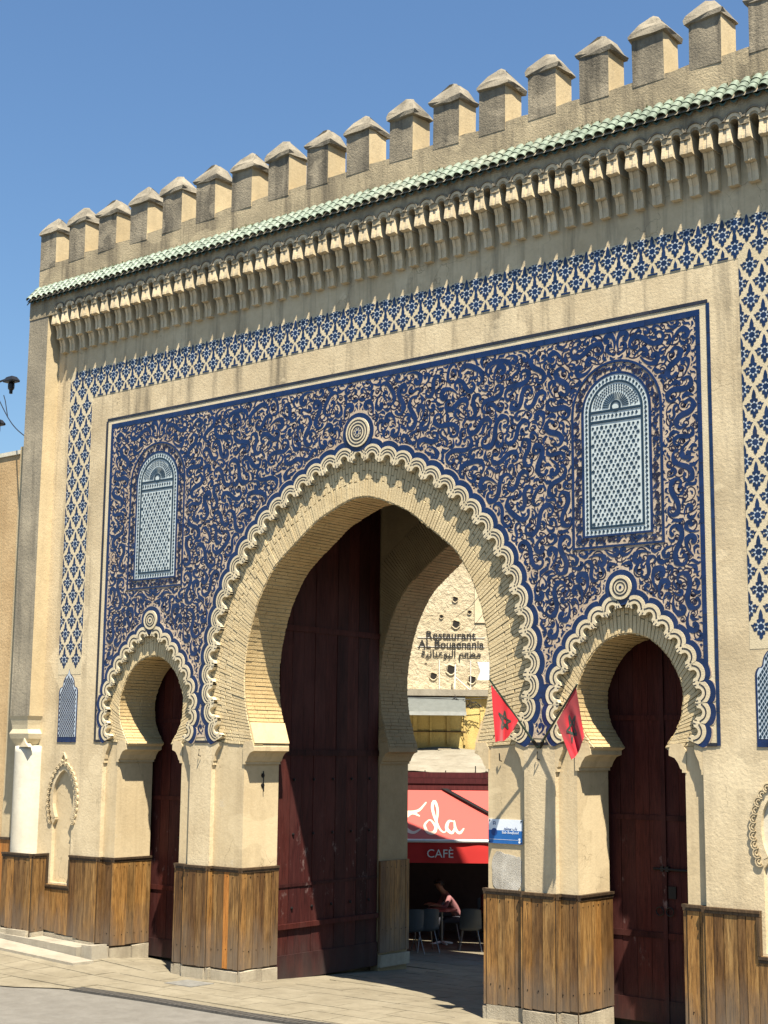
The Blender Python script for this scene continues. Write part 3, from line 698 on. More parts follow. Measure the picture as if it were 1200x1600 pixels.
# ------------------------------------------------------------------ niches' lobed hoods
for sx in (-1, 1):
    cx = sx*6.79; b = MB(); q = [(0,-.395),(.13,-.46),(.27,-.62),(.355,-.84),(.375,-1.02),(.36,-1.18),(.315,-1.36),(.29,-1.44)]; F, L = full(q, 200, cx); F = np.array(F)
    s = np.r_[0, np.cumsum(np.hypot(*np.diff(F, axis=0).T))]; n = 23
    for i in range(n):
        u = s[-1]*(i+.5)/n; x = np.interp(u, s, F[:,0]); z = np.interp(u, s, F[:,1]); e = .01
        t = Vector((np.interp(u+e, s, F[:,0])-np.interp(u-e, s, F[:,0]), np.interp(u+e, s, F[:,1])-np.interp(u-e, s, F[:,1]))).normalized(); nn = Vector((-t.y, t.x)); h = s[-1]/n*.60
        for rr_ in (1.0, .55):
            P = []; Q = []
            for k in range(9):
                a = math.radians(-25+230*k/8); w0 = h*rr_; w1 = w0-h*.22
                c0 = Vector((x, z)) + t*math.cos(a)*w0 + nn*math.sin(a)*w0; c1 = Vector((x, z)) + t*math.cos(a)*w1 + nn*math.sin(a)*w1; P.append((c1.x, c1.y)); Q.append((c0.x, c0.y))
            b.ribbon(P, Q, -.028-.002*(i % 2), .002)
    b.ribbon([(cx-.05, -.30), (cx, -.225), (cx+.05, -.30), (cx, -.375), (cx-.05, -.30)], [(cx-.075, -.30), (cx, -.185), (cx+.075, -.30), (cx, -.405), (cx-.075, -.30)], -.03, .002)
    b.build('niche_hood', M['plaster_low'], gate)
    for e in (-1, 1):                          # little imposts in the niche
        b = MB(); x0 = cx+e*.265; b.prism([(x0-.002*e, -1.33), (x0-e*.075, -1.35), (x0-e*.075, -1.375), (x0-.002*e, -1.47)] if e > 0 else [(x0+.002, -1.47), (x0+.075, -1.375), (x0+.075, -1.35), (x0+.002, -1.33)], .004, BY); b.build('niche_impost', M['plaster_low'], gate)

# ------------------------------------------------------------------ imposts and step brackets
def impost(k, e, cxo=0, y0=BY-.02, y1=RY, mat='plaster_low', deep=.22):
    c = CX[k]+cxo; x0 = c+e*JAMB[k]; d = deep
    prof = [(0,-.34),(-.035,-.34),(-.035,-.30),(-.06,-.29),(-.09,-.22),(-.14,-.155),(-d,-.125),(-d,-.06),(-d+.03,.03),(-.03,.03),(.02,-.05),(.02,-.34)]
    out = [(x0+e*a, z) for a, z in prof]
    plate_ob('impost', [out], y0, y1, M[mat], gate)
for k in 'lmr':
    for e in (-1, 1): impost(k, e)
for e in (-1, 1): impost('m', e, BC, 3.66, 4.5, 'soffit')
# springer block of the main arch (smooth orange-cream)
for e in (-1, 1):
    q = [(2.19,.0),(2.305,.33),(2.34,.33),(2.34,.0)]
    plate_ob('springer', [[(e*a-e*.03, z) for a, z in q]], BY-.005, RY, plaster('springer_block', (.74,.52,.26), (.80,.60,.34), (.5,.35,.18), .3, .2), gate)
for k in 'lmr':
    for e in (-1, 1):
        x0 = CX[k]+e*STEP[k]; d = .15 if k == 'm' else .12
        prof = [(.02,-.36),(-.03,-.36),(-.03,-.30),(-.045,-.29),(-.06,-.20),(-.10,-.12),(-d,-.06),(-d,.015),(.02,.015)]
        plate_ob('bracket', [[(x0+e*a, z) for a, z in prof]], .001 if k == 'm' else .003, BY+.005, M['plaster_low'], gate)

# ------------------------------------------------------------------ wainscot: planks, moulding, plinth
def segs_left(): return
def wains(x0, y0, x1, y1, nx, ny, top=-2.0, cut=None, new=(), gapz=.20):
    """planks along (x0,y0)-(x1,y1), outward normal (nx,ny)"""
    L = math.hypot(x1-x0, y1-y0); tx, ty = (x1-x0)/L, (y1-y0)/L; u = 0; i = 0
    while u < L-1e-4:
        wd = U(.10, .19)
        if L-u-wd < .08: wd = L-u
        th = .045+U(0,.008); zt = top; a, b_ = u+.004, u+wd-.004
        xa, ya, xb, yb = x0+tx*a, y0+ty*a, x0+tx*b_, y0+ty*b_
        if cut and cut[0]-.02 < (xa+xb)/2 < cut[1]+.02: zt = cut[2]
        zb = max(zg(xa, min(ya, 0)), zg(xb, min(yb, 0))) + gapz
        b = MB(); o_ = (nx*th, ny*th); w0 = (nx*.006, ny*.006)
        p = [(xa+w0[0], ya+w0[1]), (xb+w0[0], yb+w0[1]), (xb+o_[0], yb+o_[1]), (xa+o_[0], ya+o_[1])]
        b.hexa([(px, py, zb+U(-.012,.004)) for px, py in p] + [(px, py, zt) for px, py in p])
        b.build('plank', M['wood_new'] if i in new else M['wood'], gate); u += wd; i += 1
    bk = [(x0+nx*.001, y0+ny*.001), (x1+nx*.001, y1+ny*.001), (x1+nx*.012, y1+ny*.012), (x0+nx*.012, y0+ny*.012)]; b = MB()
    if not cut: b.hexa([(px, py, -3.6) for px, py in bk]+[(px, py, top-.02) for px, py in bk]); b.build('gap_shade_board', M['mould'], gate)  # dark sheet added behind the planks, standing in for shade in the gaps
    nb_ = MB(); u_ = .07
    while u_ < L-.04 and not cut:
        for zz in (top-.12+U(-.01,.01), -3.25+U(-.02,.02)):
            cx_, cy_ = x0+tx*u_+nx*.054, y0+ty*u_+ny*.054; e = .007
            nb_.hexa([(cx_-tx*e-nx*.01, cy_-ty*e-ny*.01, zz-e), (cx_+tx*e-nx*.01, cy_+ty*e-ny*.01, zz-e), (cx_+tx*e, cy_+ty*e, zz-e), (cx_-tx*e, cy_-ty*e, zz-e), (cx_-tx*e-nx*.01, cy_-ty*e-ny*.01, zz+e), (cx_+tx*e-nx*.01, cy_+ty*e-ny*.01, zz+e), (cx_+tx*e, cy_+ty*e, zz+e), (cx_-tx*e, cy_-ty*e, zz+e)])
        u_ += U(.12,.17)
    if nb_.f: nb_.build('nail_heads', M['iron'], gate, kind='stuff')
    # plinth stones
    u = 0
    while u < L-1e-4:
        wd = U(.35, .7)
        if L-u-wd < .25: wd = L-u
        xa, ya, xb, yb = x0+tx*(u+.004), y0+ty*(u+.004), x0+tx*(u+wd-.004), y0+ty*(u+wd-.004); th = .05+U(-.01,.02)
        p = [(xa, ya), (xb, yb), (xb+nx*th, yb+ny*th), (xa+nx*th, ya+ny*th)]; z0 = min(zg(xa, min(ya,0)), zg(xb, min(yb,0)))-.15; z1 = max(zg(xa, min(ya,0)), zg(xb, min(yb,0)))+gapz-.02+U(-.02,0)
        b = MB(); b.hexa([(px, py, z0) for px, py in p]+[(px+U(-.01,.01), py, z1+U(-.015,.01)) for px, py in p]); b.build('plinth_stone', M['stone'], gate); u += wd
def mould(x0, y0, x1, y1, nx, ny, top, th=.075):
    b = MB()
    q = [(0, top-.045), (th*.8, top-.045), (th*.8, top-.008), (th, top-.003), (th, top+.03), (0, top+.03)]
    n = len(q); P = [[(xx+nx*t, yy+ny*t, z) for t, z in q] for xx, yy in ((x0, y0), (x1, y1))]; b.v += P[0]+P[1]
    for i in range(n): j = (i+1) % n; b.f.append((i, j, n+j, n+i)); b.m.append(0)
    b.f += [tuple(range(n))[::-1], tuple(range(n, 2*n))]; b.m += [0, 0]; b.build('moulding', M['mould'], gate)
def run(x0, y0, x1, y1, nx, ny, **k):
    wains(x0, y0, x1, y1, nx, ny, **k)
    if not k.get('cut'): mould(x0, y0, x1, y1, nx, ny, k.get('top', -2.0))
NC = (-7.10, -6.48, -2.50)
run(-7.15, -.001, -5.75, -.001, 0, -1, cut=NC)
mould(-7.15, -.001, -7.10, -.001, 0, -1, -2.0); mould(-6.48, -.001, -5.75, -.001, 0, -1, -2.0); mould(-7.13, -.001, -6.45, -.001, 0, -1, -2.535)
for xx in (-7.12, -6.475): b = MB(); b.box(xx-.02, xx+.02, -.06, -.002, -2.5, -2.05); b.build('moulding', M['mould'], gate)
for e in (-1, 1):
    S = [(3.55-.0, 0), (3.05, 0)]
# piers: left one between left and main arch, right one between main and right arch
for (xa, xb, A, Bk) in ((-3.55, -3.05, 'l', 'm'), (3.05, 3.55, 'm', 'r')):
    jl = CX[A]+JAMB[A]; jr = CX[Bk]-JAMB[Bk]
    run(jl, BY-.001, xa-.002, BY-.001, 0, -1); run(xa-.0, -.001, xb, -.001, 0, -1); run(xb, BY-.001, jr, BY-.001, 0, -1, new=(2,) if xa < 0 else ())
    run(xa, -.03, xa, BY, -1, 0); run(xb, -.03, xb, BY, 1, 0)
    run(jr, BY-.045, jr, RY, 1, 0); run(jl, BY-.045, jl, RY, -1, 0)
jl = -SX-JAMB['l']; run(-5.75, BY-.001, jl, BY-.001, 0, -1); run(jl, BY-.045, jl, RY, 1, 0); run(-5.75, -.03, -5.75, BY, 1, 0)
jr = SX+JAMB['r']; run(jr, BY-.001, 5.75, BY-.001, 0, -1); run(jr, BY-.045, jr, RY, -1, 0); run(5.75, -.03, 5.75, BY, -1, 0)
NC2 = (6.48, 7.10, -2.50); run(5.75, -.001, 8.0, -.001, 0, -1, cut=NC2); mould(5.75, -.001, 6.48, -.001, 0, -1, -2.0); mould(6.45, -.001, 7.13, -.001, 0, -1, -2.535)
for xx in (6.46, 7.12): b = MB(); b.box(xx-.02, xx+.02, -.078, -.002, -2.5, -2.05); b.build('moulding', M['mould'], gate)
for e in (-1, 1):   # rear arch jambs
    x0 = BC+e*2.39; wains(x0, 3.66, x0, 4.5, -e, 0, top=-2.05, gapz=.1)
# wood under the corner column
run(-7.95, -.33, -7.15, -.33, 0, -1); run(-7.15, -.33, -7.15, -.06, 1, 0)
b = MB(); b.box(-7.95, -7.15, -.325, .1, -4.2, -2.0); b.build('column_plinth', M['stone'], gate)

# ------------------------------------------------------------------ corner pilasters, capitals, columns
for sx in (-1, 1):
    x0, x1 = (-8.03, -7.47) if sx < 0 else (7.47, 8.03); fx = x1 if sx < 0 else x0; pl = empty('corner_pilaster', (0,0,0)); pl.parent = gate
    b = MB(); P = [(x0, -.30), (x1, -.30), (x1, .02), (x0, .02)]
    for i in range(4):
        a, c = P[i], P[(i+1) % 4]; b.face([(a[0], a[1], .46), (c[0], c[1], .46), (c[0], c[1], 8.2), (a[0], a[1], 8.2)], 0 if i == 0 else 1)
    b.face([(x0,-.30,.46),(x0,.02,.46),(x1,.02,.46),(x1,-.30,.46)], 1); b.build('shaft', [M['grey_plaster'], M['merlon_side']], pl)
    b = MB(); cxm = (x0+x1)/2+.0; xw = (x1-x0)/2
    def ring(h, z, yf): return [(cxm-h, yf, z), (cxm+h, yf, z), (cxm+h, .02, z), (cxm-h, .02, z)]
    st = [(xw-.0, .46, -.33), (xw-.03, .40, -.31), (xw-.05, .30, -.29), (xw-.06, .22, -.28), (xw+.0, .14, -.30), (xw-.02, .05, -.28), (xw-.09, -.05, -.24), (xw-.11, -.09, -.22)]
    R0 = [ring(h, z, yf) for h, z, yf in st]
    for a, c in zip(R0[:-1], R0[1:]):
        for i in range(4): b.face([a[i], c[i], c[(i+1) % 4], a[(i+1) % 4]])
    b.face(R0[-1]); b.prism([(cxm+.02,-.10),(cxm+.30,-.10),(cxm+.2,-.02),(cxm+.16,.06),(cxm+.12,-.01)], -.30, -.2)
    b.build('capital', M['cream'], pl)
    b = MB(); b.lathe([(.29,-2.0),(.295,-1.9),(.295,-.2),(.29,-.085),(.2,-.07)], cxm, .0, 28); b.build('column', M['whitewash'], pl, smooth=True)

# ------------------------------------------------------------------ cornice: corbels, hood band, upper wall
ZB, ZA, Z1, Z2, Z3 = 8.18, 8.06, 7.78, 7.516, 7.265
CP = .2795; NCB = 53; FYU = -.31
def corbel_mesh():
    b = MB()
    tiers = [[(-.345,8.05),(-.352,7.95),(-.368,7.82),(-.368,Z1),(-.30,Z1-.012)],
             [(-.262,Z1-.012),(-.262,Z1-.035),(-.248,Z1-.06),(-.225,Z1-.11),(-.215,Z2+.06),(-.215,Z2),(-.16,Z2-.01)],
             [(-.142,Z2-.01),(-.142,Z2-.03),(-.128,Z2-.06),(-.105,Z2-.12),(-.10,Z3+.03),(-.10,Z3),(0,Z3-.004)]]
    wid = [.175, .150, .145]
    for pts, wd in zip(tiers, wid):
        for u0, u1, rec in ((-.5,-.16,0),(-.16,.16,.014),(.16,.5,0)):
            n = len(pts); base = len(b.v); flare = 1.0
            for y_, z in pts:
                fl = 1.0 if pts is not tiers[0] else (.86+.14*(8.05-z)/.27)
                yy = (y_*.85+rec) if y_ < -.02 else y_
                b.v += [(u0*wd*fl, yy, z), (u1*wd*fl, yy, z), (u0*wd*fl, 0.0, z), (u1*wd*fl, 0.0, z)]
            for i in range(n-1):
                a = base+4*i; c = a+4; b.f += [(a, a+1, c+1, c)[::-1], (a+2, a, c, c+2)[::-1], (a+1, a+3, c+3, c+1)[::-1]]; b.m += [0,0,0]
            b.f.append((base, base+1, base+3, base+2)); b.m.append(0); a = base+4*(n-1); b.f.append((a, a+1, a+3, a+2)[::-1]); b.m.append(0)
    b.v = [(x, y_, z-7.7) for x, y_, z in b.v]; return b.mesh('corbel', [M['corbel']])
cm = corbel_mesh()
xs_c = [(i-(NCB-1)/2)*CP for i in range(NCB)]
for i, x in enumerate(xs_c): ob('corbel', cm, gate, loc=(x+U(-.006,.006), .001, 7.7+U(-.008,.008)), rot=(0, U(-.02,.02), U(-.02,.02)))
# upper wall with scalloped lower edge
bot = [(PI_L-.0, ZA-.09)]
for i in range(NCB-1):
    xc = (xs_c[i]+xs_c[i+1])/2; r = .066
    bot += [(xc-r, ZA-.09)] + [(xc-r*math.cos(math.pi*k/8), ZA-.055+r*math.sin(math.pi*k/8)) for k in range(9)] + [(xc+r, ZA-.09)]
bot += [(PI_R, ZA-.09)]
plate_ob('cornice_wall', [bot + [(8.03, ZA-.09), (8.03, 8.40), (-8.03, 8.40), (-8.03, ZA-.09)]], FYU, .14, M['weather'], gate)
b = MB(); an = [math.radians(8+164*k/12) for k in range(13)]
b.ribbon([(.118*math.cos(a), .118*math.sin(a)) for a in an], [(.143*math.cos(a), .143*math.sin(a)) for a in an], FYU-.022, FYU+.01)
b.ribbon([(.066*math.cos(a), .066*math.sin(a)) for a in an], [(.112*math.cos(a), .112*math.sin(a)) for a in an], FYU-.008, FYU+.01, 1, 1)
hm = b.mesh('hood_arc', [M['weather_dark'], M['corbel']])
for i in range(NCB-1): ob('hood_arc', hm, gate, loc=((xs_c[i]+xs_c[i+1])/2, -.001*(i % 2), ZA-.02))

# ------------------------------------------------------------------ green tiled eave
EY0, EZ0, EY1, EZ1 = -.385, 8.35, -.14, 8.615
sl = math.atan2(EZ1-EZ0, EY1-EY0); NT = 100; X0T = -8.06; TP = 16.12/NT
b = MB(); rows = []
for j, f in enumerate((0, 1)):
    row = []
    for i in range(NT*8+1):
        x = X0T + i*TP/8; wv = -.028*math.cos(2*math.pi*i/8)-.03
        row.append((x, EY0+.02+(EY1-EY0)*f, EZ0+.0+(EZ1-EZ0)*f+wv))
    rows.append(row)
b.grid(rows); rows2 = [[(x, y_, z-.03) for x, y_, z in r] for r in rows]; b.grid([rows2[1], rows2[0]]); b.grid([rows2[0], rows[0]]); b.build('tile_bed', M['darkgreen'], gate)
b = MB(); b.face([(-8.03,-.30,8.44),(8.03,-.30,8.44),(8.03,-.39,8.32),(-8.03,-.39,8.32)]); b.box(-8.03, 8.03, -.30, .14, 8.405, 8.44); b.build('eave_bed', M['weather_dark'], gate)
def tile_mesh():
    b = MB(); n = 8; L = .16
    for (r0, r1, m_) in ((.070, .060, 0),):
        P = []
        for k in range(n+1):
            a = math.pi*k/n; P.append((a,))
        outer = [[(rad*math.cos(math.pi*k/n), yv, rad*.82*math.sin(math.pi*k/n)+dz) for k in range(n+1)] for rad, yv, dz in ((r0, 0, 0), (r0*.98, L*.5, 0), (r1, L, -.006))]
        inner = [[(x*.80, y_, z*.76) for x, y_, z in row] for row in outer]
        b.grid(outer, 0); b.grid([r[::-1] for r in inner], 1); b.grid([inner[0], outer[0]], 1); b.grid([outer[2], inner[2]], 1)
    return b.mesh('roof_tile', [M['greentile'], M['darkgreen']], True)
tm = tile_mesh(); SLn = math.hypot(EZ1-EZ0, EY1-EY0)
for i in range(NT):
    for r_ in range(3):
        d = r_*.125 + U(-.006,.006); x = X0T+(i+.5)*TP
        ob('roof_tile', tm, gate, loc=(x+U(-.004,.004), EY0+math.cos(sl)*d, EZ0+math.sin(sl)*d+.004+r_*.004), rot=(sl+U(-.03,.03), U(-.04,.04), U(-.03,.03)))
b = MB(); rr = random.Random(21)
for k in range(900):
    x = rr.uniform(-7.9, 7.9)
    if math.sin(x*1.9)+math.sin(x*4.7+1) < rr.uniform(-1.2, 1.2): continue
    h = rr.uniform(.015, .06); a = rr.uniform(0, 6.3); y_ = PYM = -.155-rr.uniform(.0,.05); z = 8.60+rr.uniform(-.01,.05); w_ = rr.uniform(.006,.014)
    b.face([(x-w_*math.cos(a), y_-w_*math.sin(a), z), (x+w_*math.cos(a), y_+w_*math.sin(a), z), (x+rr.uniform(-.02,.02), y_-.01, z+h)])
b.build('moss_tufts', simple('moss', (.07,.085,.025), .9, 0, .4, 15), gate, kind='stuff')
# ------------------------------------------------------------------ parapet and merlons
PY0, PY1 = -.15, .27; PT = 9.09
b = MB(); P = []
nx_ = 60
topz = [PT + .012*math.sin(i*1.7)+U(-.012,.012) for i in range(nx_+1)]
for i in range(nx_):
    xa, xb = -8.0+16.0*i/nx_, -8.0+16.0*(i+1)/nx_
    b.face([(xa,PY0,8.4),(xb,PY0,8.4),(xb,PY0,topz[i+1]),(xa,PY0,topz[i])], 0); b.face([(xa,PY0,topz[i]),(xb,PY0,topz[i+1]),(xb,PY1,topz[i+1]),(xa,PY1,topz[i])], 0); b.face([(xb,PY1,8.4),(xa,PY1,8.4),(xa,PY1,topz[i]),(xb,PY1,topz[i+1])], 0)
b.face([(-8.0,PY1,8.4),(-8.0,PY0,8.4),(-8.0,PY0,topz[0]),(-8.0,PY1,topz[0])]); b.face([(8.0,PY0,8.4),(8.0,PY1,8.4),(8.0,PY1,topz[-1]),(8.0,PY0,topz[-1])])
b.build('parapet', M['weather'], gate)
b = MB(); wm = .47
for i, q in enumerate([((0,PY0-.006),(wm,PY0-.006)), ((wm,PY0-.006),(wm,PY1+.006)), ((wm,PY1+.006),(0,PY1+.006)), ((0,PY1+.006),(0,PY0-.006))]):
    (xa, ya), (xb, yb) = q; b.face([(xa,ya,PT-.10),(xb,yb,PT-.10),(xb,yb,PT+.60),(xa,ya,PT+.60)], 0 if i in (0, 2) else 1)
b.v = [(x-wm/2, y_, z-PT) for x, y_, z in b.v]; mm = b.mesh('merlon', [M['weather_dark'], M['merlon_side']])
def cap_mesh(sd):
    rr = random.Random(sd); b = MB(); o_ = .042; x0, x1, y0, y1 = -o_, wm+o_, PY0-o_, PY1+o_; J = lambda s_=.020: rr.uniform(-s_, s_)
    def ring(g_, z): 
        pts = []
        cs = [(x0+g_, y0+g_), (x1-g_, y0+g_), (x1-g_, y1-g_), (x0+g_, y1-g_)]
        for i in range(4):
            a, c = cs[i], cs[(i+1) % 4]
            for t in (0, .33, .67): pts.append((a[0]+(c[0]-a[0])*t+J(), a[1]+(c[1]-a[1])*t+J(), z+J()))
        return pts
    rg = [ring(.045, PT+.575), ring(0, PT+.59), ring(-.004, PT+.64), ring(.03, PT+.70), ring(.13, PT+.83), ring(.215, PT+.93)]
    n = 12
    for a, c in zip(rg[:-1], rg[1:]):
        for i in range(n): b.face([a[i], a[(i+1) % n], c[(i+1) % n], c[i]])
    top = (wm/2+J(), (PY0+PY1)/2+J(), PT+.965)
    for i in range(n): b.face([rg[-1][i], rg[-1][(i+1) % n], top])
    b.face(rg[0][::-1]); b.v = [(x-wm/2, y_, z-PT) for x, y_, z in b.v]; return b.mesh('merlon_cap', [M['capstone']])
caps = [cap_mesh(i) for i in range(9)]
for i in range(18):
    o = ob('merlon', mm, gate, loc=(-8.0+wm/2+.868*i+U(-.01,.01), 0, PT+U(-.01,.02)), rot=(0, U(-.014,.014), U(-.025,.025)), scale=(U(.97,1.05), 1, U(.97,1.05))); ob('merlon_cap', caps[(i*3) % 9], o, rot=(U(-.03,.03), U(-.03,.03), 0))

# ------------------------------------------------------------------ doors
def door(name_label, x0, x1, y0, y1, z0, z1, face, nb):
    """boards standing side by side; face 'x' (leaf along Y) or 'y' (leaf along X)"""
    d = empty('door', (0,0,0)); d.parent = gate
    for i in range(nb):
        b = MB(); j = U(0,.008)
        if face == 'y': wv = (x1-x0)/nb; b.box(x0+i*wv+.003, x0+(i+1)*wv-.003, y0+j, y1, z0, z1)
        else: wv = (y1-y0)/nb; b.box(x0, x1-j, y0+i*wv+.004, y0+(i+1)*wv-.004, z0+U(0,.03), z1)
        b.build('board', M['door'], d)
    return d
# main leaf folded back against the left side of the passage
zf = zg(-2.5, 2.2)
d = door('m', -2.62, -2.50, 1.02, 3.64, zf+.02, 4.55, 'x', 9)
for z0, z1, o_ in ((zf+.02,zf+.42,.025),(-3.02,-2.94,.05),(-2.35,-2.30,.012),(-.2,-.1,.02),(1.9,2.0,.02)):
    b = MB(); b.box(-2.50, -2.50+o_, 1.03, 3.63, z0, z1); b.build('rail', M['door'], d)
for yv in (1.4, 1.9, 2.4, 2.9, 3.4):
    for zv in (-2.7, -1.5, -.6):
        b = MB(); b.lathe([(.0,.03),(.02,.02),(.028,0)], 0, 0, 8); o = b.build('stud', M['iron'], d, loc=(-2.50, yv, zv), rot=(0, math.pi/2, 0))
dd = {}
for k in 'lr':
    c = CX[k]; zf = zg(c, .6)
    for e in (-1, 1):
        d = door(k, c if e > 0 else c-.90, c+.90 if e > 0 else c, 1.0, 1.08, zf+.05, 1.75, 'y', 4)
        for z0, z1 in ((zf+.05, zf+.35), (-2.55,-2.47), (-1.0,-.93), (.35,.42)):
            b = MB(); b.box(c+.02 if e > 0 else c-.88, c+.88 if e > 0 else c-.02, .985, 1.0, z0, z1); b.build('rail', M['door'], d)
        b = MB(); ang = [2*math.pi*i/14 for i in range(15)]
        b.tube([(c+e*.075+.055*math.cos(a), .965, -2.19+.055*math.sin(a)) for a in ang], .009, 6, cap=False); b.lathe([(0,.0),(.025,.0)], 0, 0, 6); b.build('ring_handle', M['iron'], d)
        if e > 0:
            b = MB(); b.tube([(c-.16, .965, -1.635), (c+.36, .965, -1.64)], .018, 8); b.box(c+.02, c+.07, .95, 1.0, -1.67, -1.60); b.box(c-.05, c-.01, .95, 1.0, -1.67, -1.60); b.build('bolt', M['iron'], d)
            b = MB(); b.box(c+.05, c+.16, .98, 1.0, -2.02, -1.86); b.build('lock_plate', M['iron'], d)
        else:
            b = MB(); b.box(c-.032, c+.032, .972, .998, zf+.05, 1.7); b.build('cover_strip', M['door'], d)
# ------------------------------------------------------------------ PART2


# hooks, iron eyes and the patch of bare render on the right pier
pa = []
rr = random.Random(3)
for i in range(26):
    a = 2*math.pi*i/26; rx, rz = .25, .25
    x = max(-.245, min(.245, .30*math.cos(a))); z = max(-.26, min(.235-.05*math.cos(a*1.0), .31*math.sin(a)))
    pa.append((2.70+x+rr.uniform(-.012,.012), -1.725+z+rr.uniform(-.012,.012)))
plate_ob('bare_render_patch', [pa], BY-.006, BY+.01, M['rubble'], gate)
for x, y_, z in ((-2.39, .52, -.52), (-2.39, .52, -.68)):
    b = MB(); b.lathe([(.0,.03),(.035,.015),(.04,0)], 0, 0, 8); b.build('iron_boss', M['iron'], gate, loc=(x, y_, z), rot=(0, math.pi/2, 0))
b = MB(); b.tube([(-2.375, .52, -.45), (-2.36, .52, -.78)], .009, 6); b.build('iron_rod', M['iron'], gate)
for x, z in ((2.62,-.17),(3.30,-.14),(-3.30,-.16)):
    b = MB(); b.tube([(x, BY-.06 if x == 2.62 else -.05, z+.05), (x, BY-.05 if x == 2.62 else -.06, z-.05), (x+.012, BY-.02 if x == 2.62 else -.02, z-.06)], .009, 6); b.build('iron_hook', M['iron'], gate)
for c in list(gate.children): c.matrix_parent_inverse = Matrix.Translation((0, 0, 3.72))
gate.location = (0, 0, -3.72)

# ------------------------------------------------------------------ kerb at the left foot of the gate
kb = empty('stone_kerb', (-6.6, -.3, -3.55), 'pale stone kerb along the foot of the planked wall left of the small arch', 'kerb')
def kpart(name, pts8):
    b = MB(); b.hexa([(x+6.6, y_+.3, z+3.55) for x, y_, z in pts8]); return b.build(name, M['kerb'], kb)
xk = -9.2
while xk < -5.75:
    l = U(.55, .95); x1 = min(xk+l, -5.72); zt = lambda x: -3.37-.055*(x+8.0)*.55
    P = [(xk+.004,-.44), (x1-.004,-.44), (x1-.004,-.385 if xk < -7.2 else -.065), (xk+.004,-.385 if xk < -7.2 else -.065)]
    kpart('kerb_stone', [(x, y_, -3.9) for x, y_ in P]+[(x, y_, zt(x)+U(-.008,.008)) for x, y_ in P]); xk = x1
kpart('end_stone', [(x, y_, -3.9) for x, y_ in ((-5.71,-.36),(-5.42,-.34),(-5.42,.03),(-5.71,-.07))]+[(x, y_, -3.42+U(-.02,.02)) for x, y_ in ((-5.71,-.34),(-5.46,-.33),(-5.46,.0),(-5.71,-.07))])
P = [(-7.6,-.95),(-5.3,-.85),(-5.25,-.45),(-9.0,-.45)]
kpart('step_slab', [(x, y_, -3.9) for x, y_ in P]+[(x, y_, zg(x, y_)+.05) for x, y_ in P])

# drain channel and inspection cover
dr = empty('drain_channel', (-1.2, -2.0, -3.7), 'dark slotted drain channel between asphalt and paving', 'drain')
def on_edge(x): return road_edge(x)
x = -3.7
fr_ = MB()
while x < 7.5:
    x1 = x+.50; ya, yb = on_edge(x), on_edge(x1)
    b = MB()
    for k in range(5):
        f0, f1 = k/5+.03, (k+1)/5-.03; xa, xb = x+.5*f0, x+.5*f1; y0_, y1_ = ya+(yb-ya)*f0, ya+(yb-ya)*f1
        P = [(xa, y0_-.11), (xb, y1_-.11), (xb, y1_+.11), (xa, y0_+.11)]
        b.hexa([(px+1.2, py+2.0, zg(px, py)-.03+3.7) for px, py in P]+[(px+1.2, py+2.0, zg(px, py)+.012+3.7) for px, py in P])
    for o_ in (-.115, .115):
        P = [(x+.004, ya+o_-.012), (x1-.004, yb+o_-.012), (x1-.004, yb+o_+.012), (x+.004, ya+o_+.012)]
        b.hexa([(px+1.2, py+2.0, zg(px, py)-.03+3.7) for px, py in P]+[(px+1.2, py+2.0, zg(px, py)+.014+3.7) for px, py in P])
    b.build('grating', simple('cast_iron_grate', (.085,.078,.068), .6, .2, .3, 20) if x < -3.6 else bpy.data.materials['cast_iron_grate'], dr); x = x1
b = MB(); P = [(-3.15,-.80),(-2.55,-.80),(-2.55,-.30),(-3.15,-.30)]; b.hexa([(px, py, zg(px, py)-.02) for px, py in P]+[(px, py, zg(px, py)+.016) for px, py in P])
b.build('inspection_cover', simple('cover_metal', (.20,.19,.165), .7, .1, .25, 12), label='square grey inspection cover set in the paving beside the pier', cat='manhole cover')

# ------------------------------------------------------------------ wall left of the gate, lamps, cable
lw = empty('side_wall', (-11, .3, -3.3), 'ochre plastered wall with boarded foot adjoining the gate on the left', 'wall')
def lbox(name, mat, x0, x1, y0, y1, z0, z1): b = MB(); b.box(x0+11, x1+11, y0-.3, y1-.3, z0+3.3, z1+3.3); return b.build(name, mat, lw)
lbox('wall', M['ochre'], -16, -8.70, .15, .6, -3.9, 5.52); lbox('end_pier', M['merlon_side'], -8.69, -8.04, .13, .6, -3.9, 5.66); lbox('coping', M['whitewash'], -16, -8.70, .12, .63, 5.52, 5.60)
xk = -10.4
while xk < -8.06:
    wv = min(U(.1,.18), -8.05-xk); lbox('plank', M['wood_new'] if R() < .4 else M['wood'], xk+.002, xk+wv-.002, .09, .148 if xk < -8.75 else .128, -3.2, -1.80); xk += wv
lbox('moulding', M['mould'], -10.4, -8.05, .07, .128, -1.80, -1.755)
ironm = simple('lamp_black', (.03,.03,.032), .45, .4)
